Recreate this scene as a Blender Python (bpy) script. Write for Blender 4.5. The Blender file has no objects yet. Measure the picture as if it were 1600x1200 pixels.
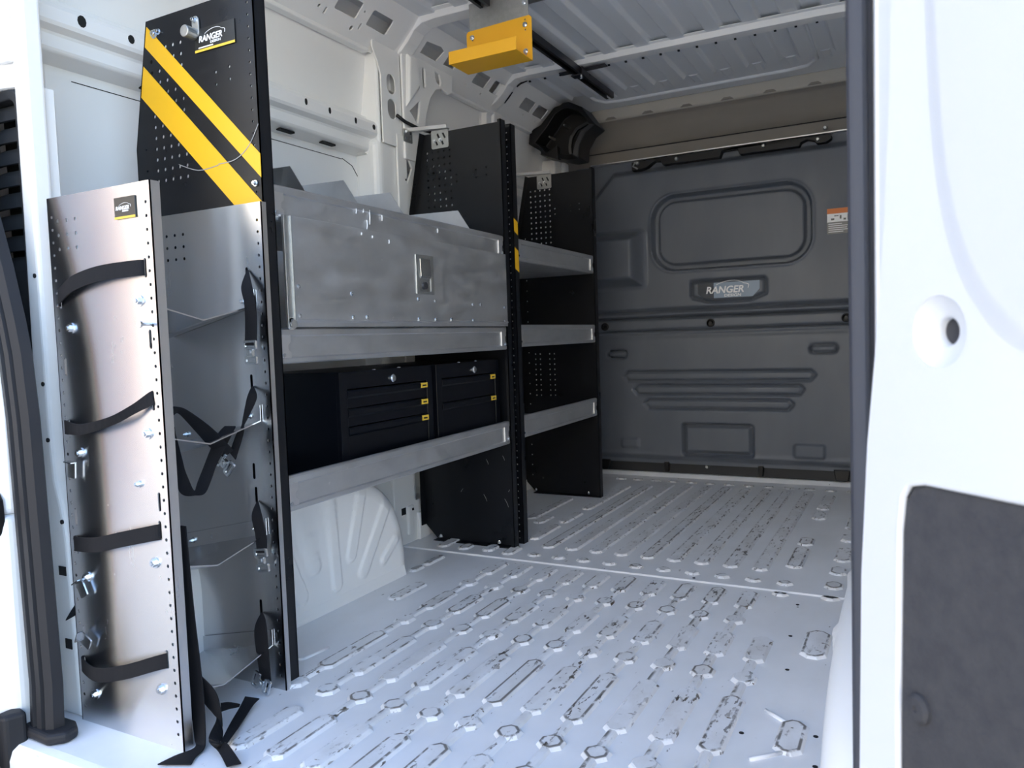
import bpy, bmesh, math, random
import numpy as np
from mathutils import Vector, Matrix
from mathutils.geometry import delaunay_2d_cdt

random.seed(7)
S = bpy.context.scene
COL = S.collection

# ------------------------------------------------------------------ camera
def make_camera():
    yaw, pitch, roll = 0.487198, 0.060552, -0.033757
    cy, sy = math.cos(yaw), math.sin(yaw)
    fwd = Vector((-sy * math.cos(pitch), cy * math.cos(pitch), -math.sin(pitch)))
    right = Vector((cy, sy, 0)); up = right.cross(fwd)
    r2 = right * math.cos(roll) + up * math.sin(roll)
    u2 = -right * math.sin(roll) + up * math.cos(roll)
    cd = bpy.data.cameras.new('camera'); cam = bpy.data.objects.new('camera', cd); COL.objects.link(cam)
    cd.sensor_width = 36; cd.lens = 27.0; cd.clip_start = 0.02; cd.clip_end = 300
    M = Matrix((r2, u2, -fwd)).transposed().to_4x4(); M.translation = Vector((0, 0, 0.72))
    cam.matrix_world = M
    cd.dof.use_dof = True; cd.dof.focus_distance = 1.9; cd.dof.aperture_fstop = 9.0
    S.camera = cam
make_camera()

# ------------------------------------------------------------------ sky, sun, exposure
W = bpy.data.worlds.new('World'); S.world = W; W.use_nodes = True
nt = W.node_tree; nt.nodes.clear()
sky = nt.nodes.new('ShaderNodeTexSky'); sky.sky_type = 'NISHITA'; sky.sun_disc = False
sky.sun_elevation = math.radians(42); sky.sun_rotation = math.radians(-35); sky.air_density = 1.0
sky.dust_density = 0.7; sky.ozone_density = 1.2
bg = nt.nodes.new('ShaderNodeBackground'); bg.inputs[1].default_value = 0.38
wo = nt.nodes.new('ShaderNodeOutputWorld')
nt.links.new(sky.outputs[0], bg.inputs[0]); nt.links.new(bg.outputs[0], wo.inputs[0])

def make_sun():
    l = bpy.data.lights.new('sun', 'SUN'); o = bpy.data.objects.new('sun', l); COL.objects.link(o)
    l.energy = 5.6; l.angle = math.radians(0.6); l.color = (1.0, 0.90, 0.76)
    d = Vector((math.sin(math.radians(-35)) * math.cos(math.radians(42)), math.cos(math.radians(35)) * math.cos(math.radians(42)), math.sin(math.radians(42))))
    o.rotation_euler = d.to_track_quat('Z', 'Y').to_euler(); o.location = (0, 0, 6)
make_sun()
S.view_settings.view_transform = 'Standard'; S.view_settings.look = 'None'
S.view_settings.gamma = 1.0; S.view_settings.use_curve_mapping = False
S.view_settings.exposure = 1.42
S.cycles.diffuse_bounces = 8; S.cycles.max_bounces = 14; S.cycles.glossy_bounces = 5
S.cycles.adaptive_threshold = 0.02
S.cycles.sample_clamp_indirect = 6.0

# ------------------------------------------------------------------ materials
MAT = {}
def pmat(name, col, rough=0.5, metal=0.0, spec=0.5, coat=0.0, var=None, bump=None, aniso=None, rvar=None, spots=None):
    """var=(scale xyz, amount, colour2): patchy colour; bump=(scale xyz, strength, dist); spots=(scale xyz, threshold, colour): thin marks"""
    m = bpy.data.materials.new(name); m.use_nodes = True; t = m.node_tree
    b = t.nodes['Principled BSDF']
    b.inputs['Base Color'].default_value = (*col, 1); b.inputs['Roughness'].default_value = rough
    b.inputs['Metallic'].default_value = metal; b.inputs['Specular IOR Level'].default_value = spec
    if coat: b.inputs['Coat Weight'].default_value = coat; b.inputs['Coat Roughness'].default_value = 0.12
    tc = t.nodes.new('ShaderNodeTexCoord'); ge = t.nodes.new('ShaderNodeNewGeometry')
    def noise(scale, detail=4.0, rgh=0.6):
        mp = t.nodes.new('ShaderNodeMapping'); mp.inputs['Scale'].default_value = scale
        t.links.new(ge.outputs['Position'], mp.inputs['Vector'])
        n = t.nodes.new('ShaderNodeTexNoise'); n.inputs['Scale'].default_value = 1.0
        n.inputs['Detail'].default_value = detail; n.inputs['Roughness'].default_value = rgh
        t.links.new(mp.outputs[0], n.inputs['Vector']); return n
    last = None
    if var:
        n = noise(var[0]); r = t.nodes.new('ShaderNodeValToRGB')
        r.color_ramp.elements[0].position = 0.35; r.color_ramp.elements[1].position = 0.68
        mx = t.nodes.new('ShaderNodeMix'); mx.data_type = 'RGBA'
        ml = t.nodes.new('ShaderNodeMath'); ml.operation = 'MULTIPLY'; ml.inputs[1].default_value = var[1]
        t.links.new(n.outputs['Fac'], r.inputs[0]); t.links.new(r.outputs[0], ml.inputs[0])
        mx.inputs[6].default_value = (*col, 1); mx.inputs[7].default_value = (*var[2], 1)
        t.links.new(ml.outputs[0], mx.inputs[0]); last = mx.outputs[2]
    for sp in (spots or []):
        n = noise(sp[0], 3.0, 0.55)
        r = t.nodes.new('ShaderNodeMapRange'); r.inputs['From Min'].default_value = sp[1]; r.inputs['From Max'].default_value = sp[1] + 0.035
        n2 = noise(tuple(s * 0.23 for s in sp[0]), 2.0, 0.5)
        r2 = t.nodes.new('ShaderNodeMapRange'); r2.inputs['From Min'].default_value = 0.44; r2.inputs['From Max'].default_value = 0.6
        mu = t.nodes.new('ShaderNodeMath'); mu.operation = 'MULTIPLY'
        t.links.new(n.outputs['Fac'], r.inputs[0]); t.links.new(n2.outputs['Fac'], r2.inputs[0])
        t.links.new(r.outputs[0], mu.inputs[0]); t.links.new(r2.outputs[0], mu.inputs[1])
        mx = t.nodes.new('ShaderNodeMix'); mx.data_type = 'RGBA'
        if last: t.links.new(last, mx.inputs[6])
        else: mx.inputs[6].default_value = (*col, 1)
        mx.inputs[7].default_value = (*sp[2], 1); t.links.new(mu.outputs[0], mx.inputs[0]); last = mx.outputs[2]
    if last: t.links.new(last, b.inputs['Base Color'])
    if rvar:
        n = noise(rvar[0]); r = t.nodes.new('ShaderNodeMapRange'); r.inputs['From Min'].default_value = 0.3; r.inputs['From Max'].default_value = 0.7
        r.inputs['To Min'].default_value = rvar[1]; r.inputs['To Max'].default_value = rvar[2]
        t.links.new(n.outputs['Fac'], r.inputs[0]); t.links.new(r.outputs[0], b.inputs['Roughness'])
    if bump:
        n = noise(bump[0]); bp = t.nodes.new('ShaderNodeBump'); bp.inputs['Strength'].default_value = bump[1]; bp.inputs['Distance'].default_value = bump[2]
        t.links.new(n.outputs['Fac'], bp.inputs['Height']); t.links.new(bp.outputs[0], b.inputs['Normal'])
    if aniso:
        b.inputs['Anisotropic'].default_value = aniso[0]
        tg = t.nodes.new('ShaderNodeTangent'); tg.direction_type = 'RADIAL'; tg.axis = aniso[1]; b.inputs['Anisotropic Rotation'].default_value = 0.25
        t.links.new(tg.outputs[0], b.inputs['Tangent'])
    MAT[name] = m
    return m

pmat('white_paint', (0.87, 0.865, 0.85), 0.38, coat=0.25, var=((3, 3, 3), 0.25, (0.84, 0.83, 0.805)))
pmat('door_white_dimmed', (0.70, 0.712, 0.73), 0.35, coat=0.3)  # body white, its colour darkened to offset the strong light on the open door
pmat('roof_paint', (0.74, 0.755, 0.77), 0.5, var=((4, 2, 4), 0.3, (0.68, 0.69, 0.70)))
pmat('floor_paint', (0.85, 0.86, 0.88), 0.33, coat=0.2, var=((5, 3, 5), 0.45, (0.68, 0.68, 0.67)),
     spots=[((70, 26, 60), 0.70, (0.10, 0.09, 0.075)), ((26, 60, 60), 0.745, (0.16, 0.14, 0.12))])
pmat('rib_paint', (0.83, 0.84, 0.86), 0.36, coat=0.15, var=((16, 9, 16), 0.55, (0.58, 0.56, 0.53)),
     spots=[((110, 34, 80), 0.60, (0.09, 0.075, 0.06)), ((60, 90, 60), 0.66, (0.17, 0.14, 0.11))])
pmat('black_powder', (0.005, 0.0058, 0.008), 0.36, spec=0.36, bump=((900, 900, 900), 0.12, 0.001), rvar=((9, 9, 9), 0.26, 0.42))
pmat('black_drawer', (0.003, 0.0036, 0.006), 0.30, spec=0.28, bump=((1200, 1200, 1200), 0.1, 0.0006))
pmat('aluminium', (0.74, 0.74, 0.745), 0.42, metal=1.0, var=((14, 6, 14), 0.5, (0.60, 0.60, 0.61)), rvar=((25, 5, 25), 0.34, 0.52),
     spots=[((60, 60, 40), 0.74, (0.86, 0.86, 0.85))])
pmat('aluminium_sheet', (0.66, 0.66, 0.665), 0.36, metal=1.0, aniso=(0.95, 'Z'), var=((7, 7, 5), 0.4, (0.60, 0.61, 0.63)), rvar=((22, 22, 9), 0.25, 0.275))
pmat('aluminium_dull', (0.66, 0.67, 0.68), 0.48, metal=1.0, var=((18, 9, 14), 0.5, (0.54, 0.55, 0.56)), rvar=((30, 10, 30), 0.40, 0.58),
     spots=[((70, 45, 45), 0.715, (0.80, 0.80, 0.79)), ((40, 90, 25), 0.75, (0.75, 0.75, 0.74))])
pmat('zinc', (0.72, 0.74, 0.75), 0.22, metal=1.0)
pmat('zinc_dull', (0.50, 0.51, 0.50), 0.45, metal=1.0, var=((60, 60, 60), 0.5, (0.36, 0.37, 0.36)))
pmat('webbing', (0.009, 0.009, 0.011), 0.82, spec=0.25, bump=((500, 500, 500), 0.5, 0.001))
pmat('yellow_vinyl', (0.78, 0.44, 0.008), 0.4, var=((12, 12, 12), 0.2, (0.70, 0.40, 0.012)))
pmat('yellow_paint', (0.87, 0.45, 0.018), 0.42, bump=((300, 300, 300), 0.08, 0.001))
pmat('decal_black', (0.018, 0.018, 0.017), 0.28)
pmat('decal_white', (0.82, 0.82, 0.82), 0.4)
pmat('decal_silver', (0.20, 0.27, 0.36), 0.3)
pmat('decal_navy', (0.022, 0.03, 0.045), 0.2)
pmat('decal_orange', (0.72, 0.20, 0.04), 0.5)
pmat('decal_grey', (0.22, 0.21, 0.20), 0.5)
pmat('label_yellow', (0.75, 0.50, 0.05), 0.4)
pmat('partition_plastic', (0.096, 0.110, 0.134), 0.46, spec=0.5, bump=((420, 420, 420), 0.35, 0.0012), var=((6, 6, 2.2), 0.6, (0.124, 0.137, 0.160)), rvar=((5, 5, 3), 0.36, 0.52))
pmat('headliner', (0.25, 0.225, 0.195), 0.75, var=((5, 5, 5), 0.4, (0.21, 0.19, 0.165)))
pmat('headliner_light', (0.50, 0.47, 0.41), 0.7, var=((5, 5, 5), 0.4, (0.44, 0.41, 0.36)))
pmat('scuff', (0.30, 0.30, 0.30), 0.5)
pmat('black_plastic', (0.007, 0.0065, 0.0065), 0.45, spec=0.4, bump=((350, 350, 350), 0.3, 0.001))
pmat('vent_plastic', (0.026, 0.027, 0.029), 0.55, spec=0.4)
pmat('rubber', (0.016, 0.016, 0.019), 0.6, spec=0.35)
pmat('seal_grey', (0.055, 0.057, 0.068), 0.6, spec=0.35)
pmat('carpet_board', (0.055, 0.055, 0.06), 0.92, spec=0.2, bump=((260, 260, 260), 0.6, 0.002), var=((55, 55, 55), 0.5, (0.085, 0.083, 0.083)))
pmat('dark_hole', (0.01, 0.01, 0.01), 0.9)
pmat('slot_steel', (0.03, 0.03, 0.035), 0.4)
pmat('stucco', (0.80, 0.72, 0.58), 0.9, var=((0.5, 0.5, 0.5), 0.4, (0.74, 0.66, 0.52)))
pmat('grey_block', (0.26, 0.27, 0.29), 0.9, var=((0.8, 0.8, 0.8), 0.4, (0.22, 0.23, 0.25)))
pmat('red_paint', (0.70, 0.035, 0.035), 0.6)
pmat('ground_concrete', (0.52, 0.49, 0.45), 0.9, var=((0.7, 0.7, 0.7), 0.5, (0.44, 0.42, 0.39)))

def add_wear(name, dark, amount):
    """grime caught along the outlines of the pressed pads: follows the 'wear' attribute of the mesh, broken up by noise"""
    t = MAT[name].node_tree; b = t.nodes['Principled BSDF']; src = b.inputs['Base Color'].links[0].from_socket
    at = t.nodes.new('ShaderNodeAttribute'); at.attribute_name = 'wear'
    ge = t.nodes.new('ShaderNodeNewGeometry'); oi = t.nodes.new('ShaderNodeObjectInfo')
    n = t.nodes.new('ShaderNodeTexNoise'); n.inputs['Scale'].default_value = 42; n.inputs['Detail'].default_value = 6
    t.links.new(ge.outputs['Position'], n.inputs['Vector'])
    ad = t.nodes.new('ShaderNodeMath'); ad.operation = 'MULTIPLY_ADD'; ad.inputs[1].default_value = 0.22; t.links.new(oi.outputs['Random'], ad.inputs[0]); t.links.new(n.outputs['Fac'], ad.inputs[2])
    r = t.nodes.new('ShaderNodeMapRange'); r.inputs['From Min'].default_value = 0.58; r.inputs['From Max'].default_value = 0.70; t.links.new(ad.outputs[0], r.inputs[0])
    r2 = t.nodes.new('ShaderNodeMapRange'); r2.inputs['From Min'].default_value = 0.35; r2.inputs['From Max'].default_value = 0.8; t.links.new(at.outputs['Fac'], r2.inputs[0])
    mu = t.nodes.new('ShaderNodeMath'); mu.operation = 'MULTIPLY'; t.links.new(r.outputs[0], mu.inputs[0]); t.links.new(r2.outputs[0], mu.inputs[1])
    m2 = t.nodes.new('ShaderNodeMath'); m2.operation = 'MULTIPLY'; m2.inputs[1].default_value = amount; t.links.new(mu.outputs[0], m2.inputs[0])
    mx = t.nodes.new('ShaderNodeMix'); mx.data_type = 'RGBA'; t.links.new(src, mx.inputs[6]); mx.inputs[7].default_value = (*dark, 1)
    t.links.new(m2.outputs[0], mx.inputs[0]); t.links.new(mx.outputs[2], b.inputs['Base Color'])
add_wear('rib_paint', (0.10, 0.085, 0.07), 0.85)

# ------------------------------------------------------------------ mesh helpers
ORG = {}
class MB:
    def __init__(s): s.v = []; s.f = []
    def add(s, vs, fs):
        n = len(s.v); s.v += [tuple(p) for p in vs]; s.f += [tuple(i + n for i in f) for f in fs]; return s
    def box(s, x0, x1, y0, y1, z0, z1):
        return s.add([(x0, y0, z0), (x1, y0, z0), (x1, y1, z0), (x0, y1, z0), (x0, y0, z1), (x1, y0, z1), (x1, y1, z1), (x0, y1, z1)],
                     [(0, 3, 2, 1), (4, 5, 6, 7), (0, 1, 5, 4), (1, 2, 6, 5), (2, 3, 7, 6), (3, 0, 4, 7)])
    def loft(s, rings, caps=True, closed=True):
        n = len(rings[0]); vs = [p for r in rings for p in r]; fs = []
        for k in range(len(rings) - 1):
            for i in range(n if closed else n - 1):
                j = (i + 1) % n; fs.append((k * n + i, k * n + j, (k + 1) * n + j, (k + 1) * n + i))
        if caps: fs += [tuple(range(n - 1, -1, -1)), tuple(range((len(rings) - 1) * n, len(rings) * n))]
        return s.add(vs, fs)
    def prism(s, poly, axis, a, b):
        return s.loft([[m3(axis, p, t) for p in poly] for t in (a, b)])
    def cyl(s, p0, p1, r, n=12, r2=None):
        p0, p1 = Vector(p0), Vector(p1); d = (p1 - p0).normalized(); u = d.orthogonal().normalized(); w = d.cross(u); r2 = r if r2 is None else r2
        return s.loft([[p + (u * math.cos(2 * math.pi * i / n) + w * math.sin(2 * math.pi * i / n)) * q for i in range(n)] for p, q in ((p0, r), (p1, r2))])
    def tube(s, pts, r, n=8):
        pts = [Vector(p) for p in pts]; rings = []
        u = (pts[1] - pts[0]).orthogonal().normalized()
        for i, p in enumerate(pts):
            d = (pts[min(i + 1, len(pts) - 1)] - pts[max(i - 1, 0)]).normalized()
            u = (u - d * u.dot(d)).normalized(); w = d.cross(u)
            rings.append([p + (u * math.cos(2 * math.pi * k / n) + w * math.sin(2 * math.pi * k / n)) * r for k in range(n)])
        return s.loft(rings)
    def sweep(s, prof, path, side):
        """prof: closed 2D (a along side vector, b along normal); path: 3D points in a plane whose normal is side"""
        pts = [Vector(p) for p in path]; side = Vector(side); rings = []
        for i, p in enumerate(pts):
            d1 = (pts[i] - pts[i - 1]).normalized() if i else (pts[1] - pts[0]).normalized()
            d2 = (pts[i + 1] - pts[i]).normalized() if i < len(pts) - 1 else d1
            d = (d1 + d2).normalized(); n = side.cross(d).normalized(); k = 1 / max(0.4, d.dot(d1))
            rings.append([p + side * a + n * (b * k) for a, b in prof])
        return s.loft(rings)
    def plate(s, outline, holes, axis, a, th):
        """sheet with real holes; outline/holes are 2D loops in the plane normal to axis; spans a .. a+th"""
        vs = []; es = []; loops = []
        for lp in [outline] + holes:
            n0 = len(vs); vs += [Vector(p) for p in lp]; k = len(lp)
            es += [(n0 + i, n0 + (i + 1) % k) for i in range(k)]
        r = delaunay_2d_cdt(vs, es, [], 1, 1e-6)
        ov, oe, of = r[0], r[1], r[2]; n = len(ov)
        C = np.array([[sum(ov[i][k] for i in t) / len(t) for k in (0, 1)] for t in of]); keep = np.ones(len(of), bool)
        for lp in holes:
            A = np.array([(p[0], p[1]) for p in lp]); lo, hi = A.min(0), A.max(0)
            c = keep & (C > lo).all(1) & (C < hi).all(1)
            for t in np.nonzero(c)[0]:
                x, y = C[t]; ins = False; k = len(lp)
                for i in range(k):
                    (x0, y0), (x1, y1) = A[i], A[(i + 1) % k]
                    if (y0 > y) != (y1 > y) and x < (x1 - x0) * (y - y0) / (y1 - y0) + x0: ins = not ins
                if ins: keep[t] = False
        of = [f for f, q in zip(of, keep) if q]
        fs = [tuple(f) for f in of] + [tuple(i + n for i in reversed(f)) for f in of]
        cnt = {}
        for f in of:
            for i in range(len(f)):
                e = (f[i], f[(i + 1) % len(f)]); kk = (min(e), max(e)); cnt.setdefault(kk, []).append(e)
        for kk, l in cnt.items():
            if len(l) == 1: i, j = l[0]; fs.append((j, i, i + n, j + n))
        return s.add([m3(axis, p, a) for p in ov] + [m3(axis, p, a + th) for p in ov], fs)
    def ribbon(s, L, R, th=0.0022):
        def dense(P, k=5):
            P = [Vector(p) for p in P]; o = []
            for i in range(len(P) - 1):
                a, b, c, d = P[max(i - 1, 0)], P[i], P[i + 1], P[min(i + 2, len(P) - 1)]
                for q in range(k):
                    t = q / k
                    o.append(0.5 * ((2 * b) + (c - a) * t + (2 * a - 5 * b + 4 * c - d) * t * t + (3 * b - a - 3 * c + d) * t ** 3))
            return o + [P[-1]]
        L, R = dense(L), dense(R); rings = []; pn = None
        for i in range(len(L)):
            j0, j1 = max(i - 1, 0), min(i + 1, len(L) - 1)
            t = ((L[j1] + R[j1]) - (L[j0] + R[j0])); n = t.cross(R[i] - L[i])
            n = n.normalized() if n.length > 1e-9 else (pn or Vector((0, -1, 0)))
            if pn and n.dot(pn) < 0: n = -n
            pn = n
            rings.append([L[i] + n * th / 2, R[i] + n * th / 2, R[i] - n * th / 2, L[i] - n * th / 2])
        return s.loft(rings)
    def build(s, name, mat, parent=None, bevel=0.0, smooth=False, seg=2):
        o0 = ORG[parent.name] if parent else Vector((0, 0, 0))
        me = bpy.data.meshes.new(name); me.from_pydata([tuple(Vector(p) - o0) for p in s.v], [], s.f); me.update()
        bm = bmesh.new(); bm.from_mesh(me); bmesh.ops.recalc_face_normals(bm, faces=bm.faces); bm.to_mesh(me); bm.free()
        return link(name, me, mat, parent, bevel, smooth, seg)

def m3(axis, p, t):
    return (t, p[0], p[1]) if axis == 'x' else (p[0], t, p[1]) if axis == 'y' else (p[0], p[1], t)

def link(name, me, mat, parent=None, bevel=0.0, smooth=False, seg=2):
    if mat: me.materials.append(MAT[mat])
    o = bpy.data.objects.new(name, me); COL.objects.link(o)
    if parent: o.parent = parent
    ORG[o.name] = ORG[parent.name] if parent else Vector((0, 0, 0))
    if smooth:
        for p in me.polygons: p.use_smooth = True
        if smooth != True:
            try: me.set_sharp_from_angle(angle=math.radians(smooth))
            except Exception: pass
    if bevel:
        b = o.modifiers.new('bevel', 'BEVEL'); b.width = bevel; b.segments = seg; b.limit_method = 'ANGLE'; b.angle_limit = math.radians(40)
    return o

def inst(me, name, loc, parent, rot=None, scale=None):
    """an object sharing a mesh, placed in world coordinates under a parent whose frame is only translated"""
    o = bpy.data.objects.new(name, me); COL.objects.link(o)
    o0 = ORG[parent.name] if parent else Vector((0, 0, 0))
    o.location = Vector(loc) - o0
    if parent: o.parent = parent
    if rot: o.rotation_euler = rot
    if scale: o.scale = scale
    ORG[o.name] = Vector(loc)
    return o

def thing(name, loc, label, cat, group=None):
    o = bpy.data.objects.new(name, None); COL.objects.link(o); o.location = loc; o.empty_display_size = 0.05
    ORG[o.name] = Vector(loc); return tag(o, label, cat, group)
def tag(o, label=None, cat=None, group=None, kind=None):
    if label: o['label'] = label
    if cat: o['category'] = cat
    if group: o['group'] = group
    if kind: o['kind'] = kind
    return o
def structure(name, loc=(0, 0, 0), label=None):
    o = bpy.data.objects.new(name, None); COL.objects.link(o); o.location = loc; o.empty_display_size = 0.05
    ORG[o.name] = Vector(loc); o['kind'] = 'structure'
    if label: o['label'] = label
    return o
def ngon(cx, cy, r, n=8, ph=0.0):
    return [(cx + r * math.cos(ph + 2 * math.pi * i / n), cy + r * math.sin(ph + 2 * math.pi * i / n)) for i in range(n)]
def rrect(x0, x1, y0, y1, r, n=5):
    o = []
    for cx, cy, a0 in ((x1 - r, y1 - r, 0), (x0 + r, y1 - r, 90), (x0 + r, y0 + r, 180), (x1 - r, y0 + r, 270)):
        for k in range(n + 1):
            a = math.radians(a0 + 90 * k / n); o.append((cx + r * math.cos(a), cy + r * math.sin(a)))
    return o
def raw_mesh(name, mb, mat, smooth=False):
    me = bpy.data.meshes.new(name); me.from_pydata(mb.v, [], mb.f); me.update()
    bm = bmesh.new(); bm.from_mesh(me); bmesh.ops.recalc_face_normals(bm, faces=bm.faces); bm.to_mesh(me); bm.free()
    if mat: me.materials.append(MAT[mat])
    if smooth:
        for p in me.polygons: p.use_smooth = True
    return me
def text(body, size, mat, parent, origin, xdir, zdir, name='lettering', shear=0.25, extrude=0.0004, sx=1.0, bold=0.0):
    cu = bpy.data.curves.new(name, 'FONT'); cu.body = body; cu.size = size; cu.shear = shear; cu.extrude = extrude; cu.offset = bold
    cu.resolution_u = 3
    t = bpy.data.objects.new(name, cu); COL.objects.link(t); bpy.context.view_layer.update()
    me = bpy.data.meshes.new_from_object(t.evaluated_get(bpy.context.evaluated_depsgraph_get()))
    bpy.data.objects.remove(t); bpy.data.curves.remove(cu)
    xd, zd = Vector(xdir).normalized(), Vector(zdir).normalized(); nd = xd.cross(zd)
    o0 = ORG[parent.name]; org = Vector(origin) - o0
    for v in me.vertices: v.co = org + xd * v.co.x * sx + zd * v.co.y + nd * v.co.z
    me.materials.clear()
    return link(name, me, mat, parent)

def hex_bolt_mesh(name, r=0.008, mat='zinc'):
    """washer and hex head, axis along -y (towards the back doors), seat at y=0"""
    b = MB(); b.cyl((0, 0, 0), (0, -0.002, 0), r * 1.45, 16); b.cyl((0, -0.002, 0), (0, -0.0075, 0), r, 6); b.cyl((0, -0.0075, 0), (0, -0.010, 0), r * 0.6, 8, r * 0.5)
    return raw_mesh(name, b, mat)
BOLT = hex_bolt_mesh('bolt', 0.007)
BOLT_S = hex_bolt_mesh('small_bolt', 0.0045)
def rivet_mesh():
    b = MB()
    b.loft([[(h, r * math.cos(2 * math.pi * i / 8), r * math.sin(2 * math.pi * i / 8)) for i in range(8)] for h, r in ((0, 0.0056), (0.0016, 0.0050), (0.0028, 0.002))])
    return raw_mesh('rivet', b, 'zinc')
RIVET = rivet_mesh()

# ================================================================== THE VAN BODY
# ------------------------------------------------------------------ ground outside
g = MB(); g.box(-40, 40, -60, 40, -0.75, -0.62)
tag(g.build('ground', 'ground_concrete'), 'grey concrete yard the van is parked on', None, kind='structure')

# warm sunlit building across the yard: seen only as a reflection in the bare aluminium rack
bl = structure('warehouse', (-6.0, -13.0, -0.62), 'warm beige warehouse across the yard, mirrored in the aluminium rack')
m = MB(); m.box(-20.0, 9.0, -19.0, -13.0, -0.62, 7.0); m.build('wall', 'stucco', bl)
m = MB(); m.box(-20.2, 9.2, -19.2, -12.8, 7.0, 7.3); m.build('roof_edge', 'stucco', bl)
nb = structure('shade_block', (-9.3, 5.2, -0.62), 'unseen grey block with a red corner, added to shade the open door')  # unseen block added to cut sky light on the open door
m = MB(); m.box(-11.0, -7.6, -3.62, 14.0, -0.62, 11.6); m.build('shade_block_wall', 'grey_block', nb)
m = MB(); m.box(-7.75, -7.5, -3.76, -3.62, -0.62, 11.8); m.build('red_end_post', 'red_paint', nb)

# ------------------------------------------------------------------ floor
floor = structure('floor', (0, 0, 0), 'white painted ribbed steel cargo floor')
f = MB()
prof = [(3.80, 0.0), (0.80, 0.0), (0.785, -0.003), (0.775, -0.012), (0.77, -0.03), (0.77, -0.30), (3.80, -0.30)]
f.loft([[(x, p[0], p[1]) for p in prof] for x in (-1.80, 0.25)])
f.build('floor_sheet', 'floor_paint', floor)
# cross seam
s = MB()
s.loft([[(x, 2.155 + dy, z) for dy, z in ((0, 0.0), (0.004, 0.004), (0.016, 0.004), (0.020, 0.0))] for x in (-1.62, -0.15)])
s.build('seam', 'floor_paint', floor)

def set_wear(me, vals):
    a = me.attributes.new('wear', 'FLOAT', 'POINT'); a.data.foreach_set('value', vals)
def rib_mesh(L, wid, h=0.0062):
    """raised pad centred on origin, long along y, with cut corners and sloped flanks; wear attribute on its rim"""
    b = MB()
    def ring(hw, hl, c, z): return [(-hw + c, -hl, z), (hw - c, -hl, z), (hw, -hl + c, z), (hw, hl - c, z), (hw - c, hl, z), (-hw + c, hl, z), (-hw, hl - c, z), (-hw, -hl + c, z)]
    w2, l2 = wid / 2, L / 2
    rs = [ring(w2, l2, wid * 0.30, 0.0), ring(w2 - 0.0035, l2 - 0.0035, wid * 0.29, h * 0.75), ring(w2 - 0.0060, l2 - 0.0065, wid * 0.26, h), ring(w2 - 0.0085, l2 - 0.0090, wid * 0.24, h), ring(w2 - 0.0115, l2 - 0.0120, wid * 0.22, h)]
    b.loft(rs)
    me = raw_mesh('rib', b, 'rib_paint'); set_wear(me, [0.0] * 8 + [0.25] * 8 + [1.0] * 8 + [0.9] * 8 + [0.0] * 8)
    return me
RIBS = {}
def rib(x, y0, y1, wid=0.046, rot=0.0):
    L = round(y1 - y0, 3); k = (L, wid)
    if k not in RIBS: RIBS[k] = rib_mesh(L, wid)
    return inst(RIBS[k], 'rib', (x, (y0 + y1) / 2, 0.0), floor, (0, 0, rot) if rot else None)
PAT = [(0.74, 0.80, 1), (0.84, 0.885, 0), (0.935, 1.106, 1), (1.160, 1.214, 0), (1.262, 1.492, 1), (1.548, 1.610, 0), (1.662, 1.815, 1), (1.868, 1.930, 0), (1.985, 2.125, 1)]
for k in range(11):
    x = -0.318 - 0.0855 * k
    for (a, b, lng) in PAT:
        if a < 0.83: continue
        if k == 0 and a > 1.83: continue
        if k == 10 and a < 1.16: continue
        if k == 9 and a < 0.93: continue
        rib(x, a, b, 0.047 if lng else 0.050)
    y0, y1 = 0.87, 2.0
    if k == 0: y1 = 1.68
    if k >= 9: y0 = 1.2
    n = MB(); n.loft([[(x - 0.012, yy, 0), (x - 0.008, yy, 0.0045), (x - 0.006, yy, 0.0056), (x - 0.002, yy, 0.0056), (x + 0.004, yy, 0.0056), (x + 0.007, yy, 0.0045), (x + 0.011, yy, 0)] for yy in (y0, y1)])
    nk = n.build('rib_neck', 'rib_paint', floor); set_wear(nk.data, [0.1, 1, 1, 0.6, 0, 0.4, 0.0] * 2)
for a, b in ((1.69, 1.85),): rib(-1.300, a, b, 0.045)
for a, b in ((1.925, 1.99), (2.0, 2.11)): rib(-1.40, a, b, 0.032)
rib(-0.205, 1.735, 1.90, 0.058); rib(-0.198, 1.315, 1.44, 0.05)
for k in range(10):
    x = -0.332 - 0.0877 * k
    rib(x, 2.212, 2.252, 0.046)
    if k == 0:
        for a, b in ((2.385, 2.62), (2.65, 2.75), (3.03, 3.155), (3.2, 3.48)): rib(x, a, b, 0.05)
    elif k == 9: rib(x, 2.32, 3.46, 0.048)
    else: rib(x, 2.322, 3.52, 0.048)
for a, b in ((2.225, 2.29), (2.36, 2.44), (2.50, 2.66), (2.74, 2.84), (2.92, 3.1), (3.2, 3.44)): rib(-0.207, a, b, 0.05)
for x, a, b in ((-1.213, 2.2, 2.30), (-1.213, 2.40, 2.62), (-1.213, 2.66, 2.84), (-1.295, 2.21, 2.29), (-1.30, 2.40, 2.50), (-1.385, 2.2, 2.27), (-1.30, 2.62, 2.75), (-1.385, 2.42, 2.60), (-1.47, 2.2, 2.34), (-1.213, 2.9, 3.42), (-1.36, 2.68, 3.08), (-1.46, 2.5, 2.7)): rib(x, a, b, 0.044)
rib(-0.330, 2.118, 2.148, 0.045); rib(-0.206, 2.13, 2.165, 0.05)
for k in range(13): rib(-0.25 - 0.0877 * k, 3.575, 3.595, 0.05)
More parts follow.
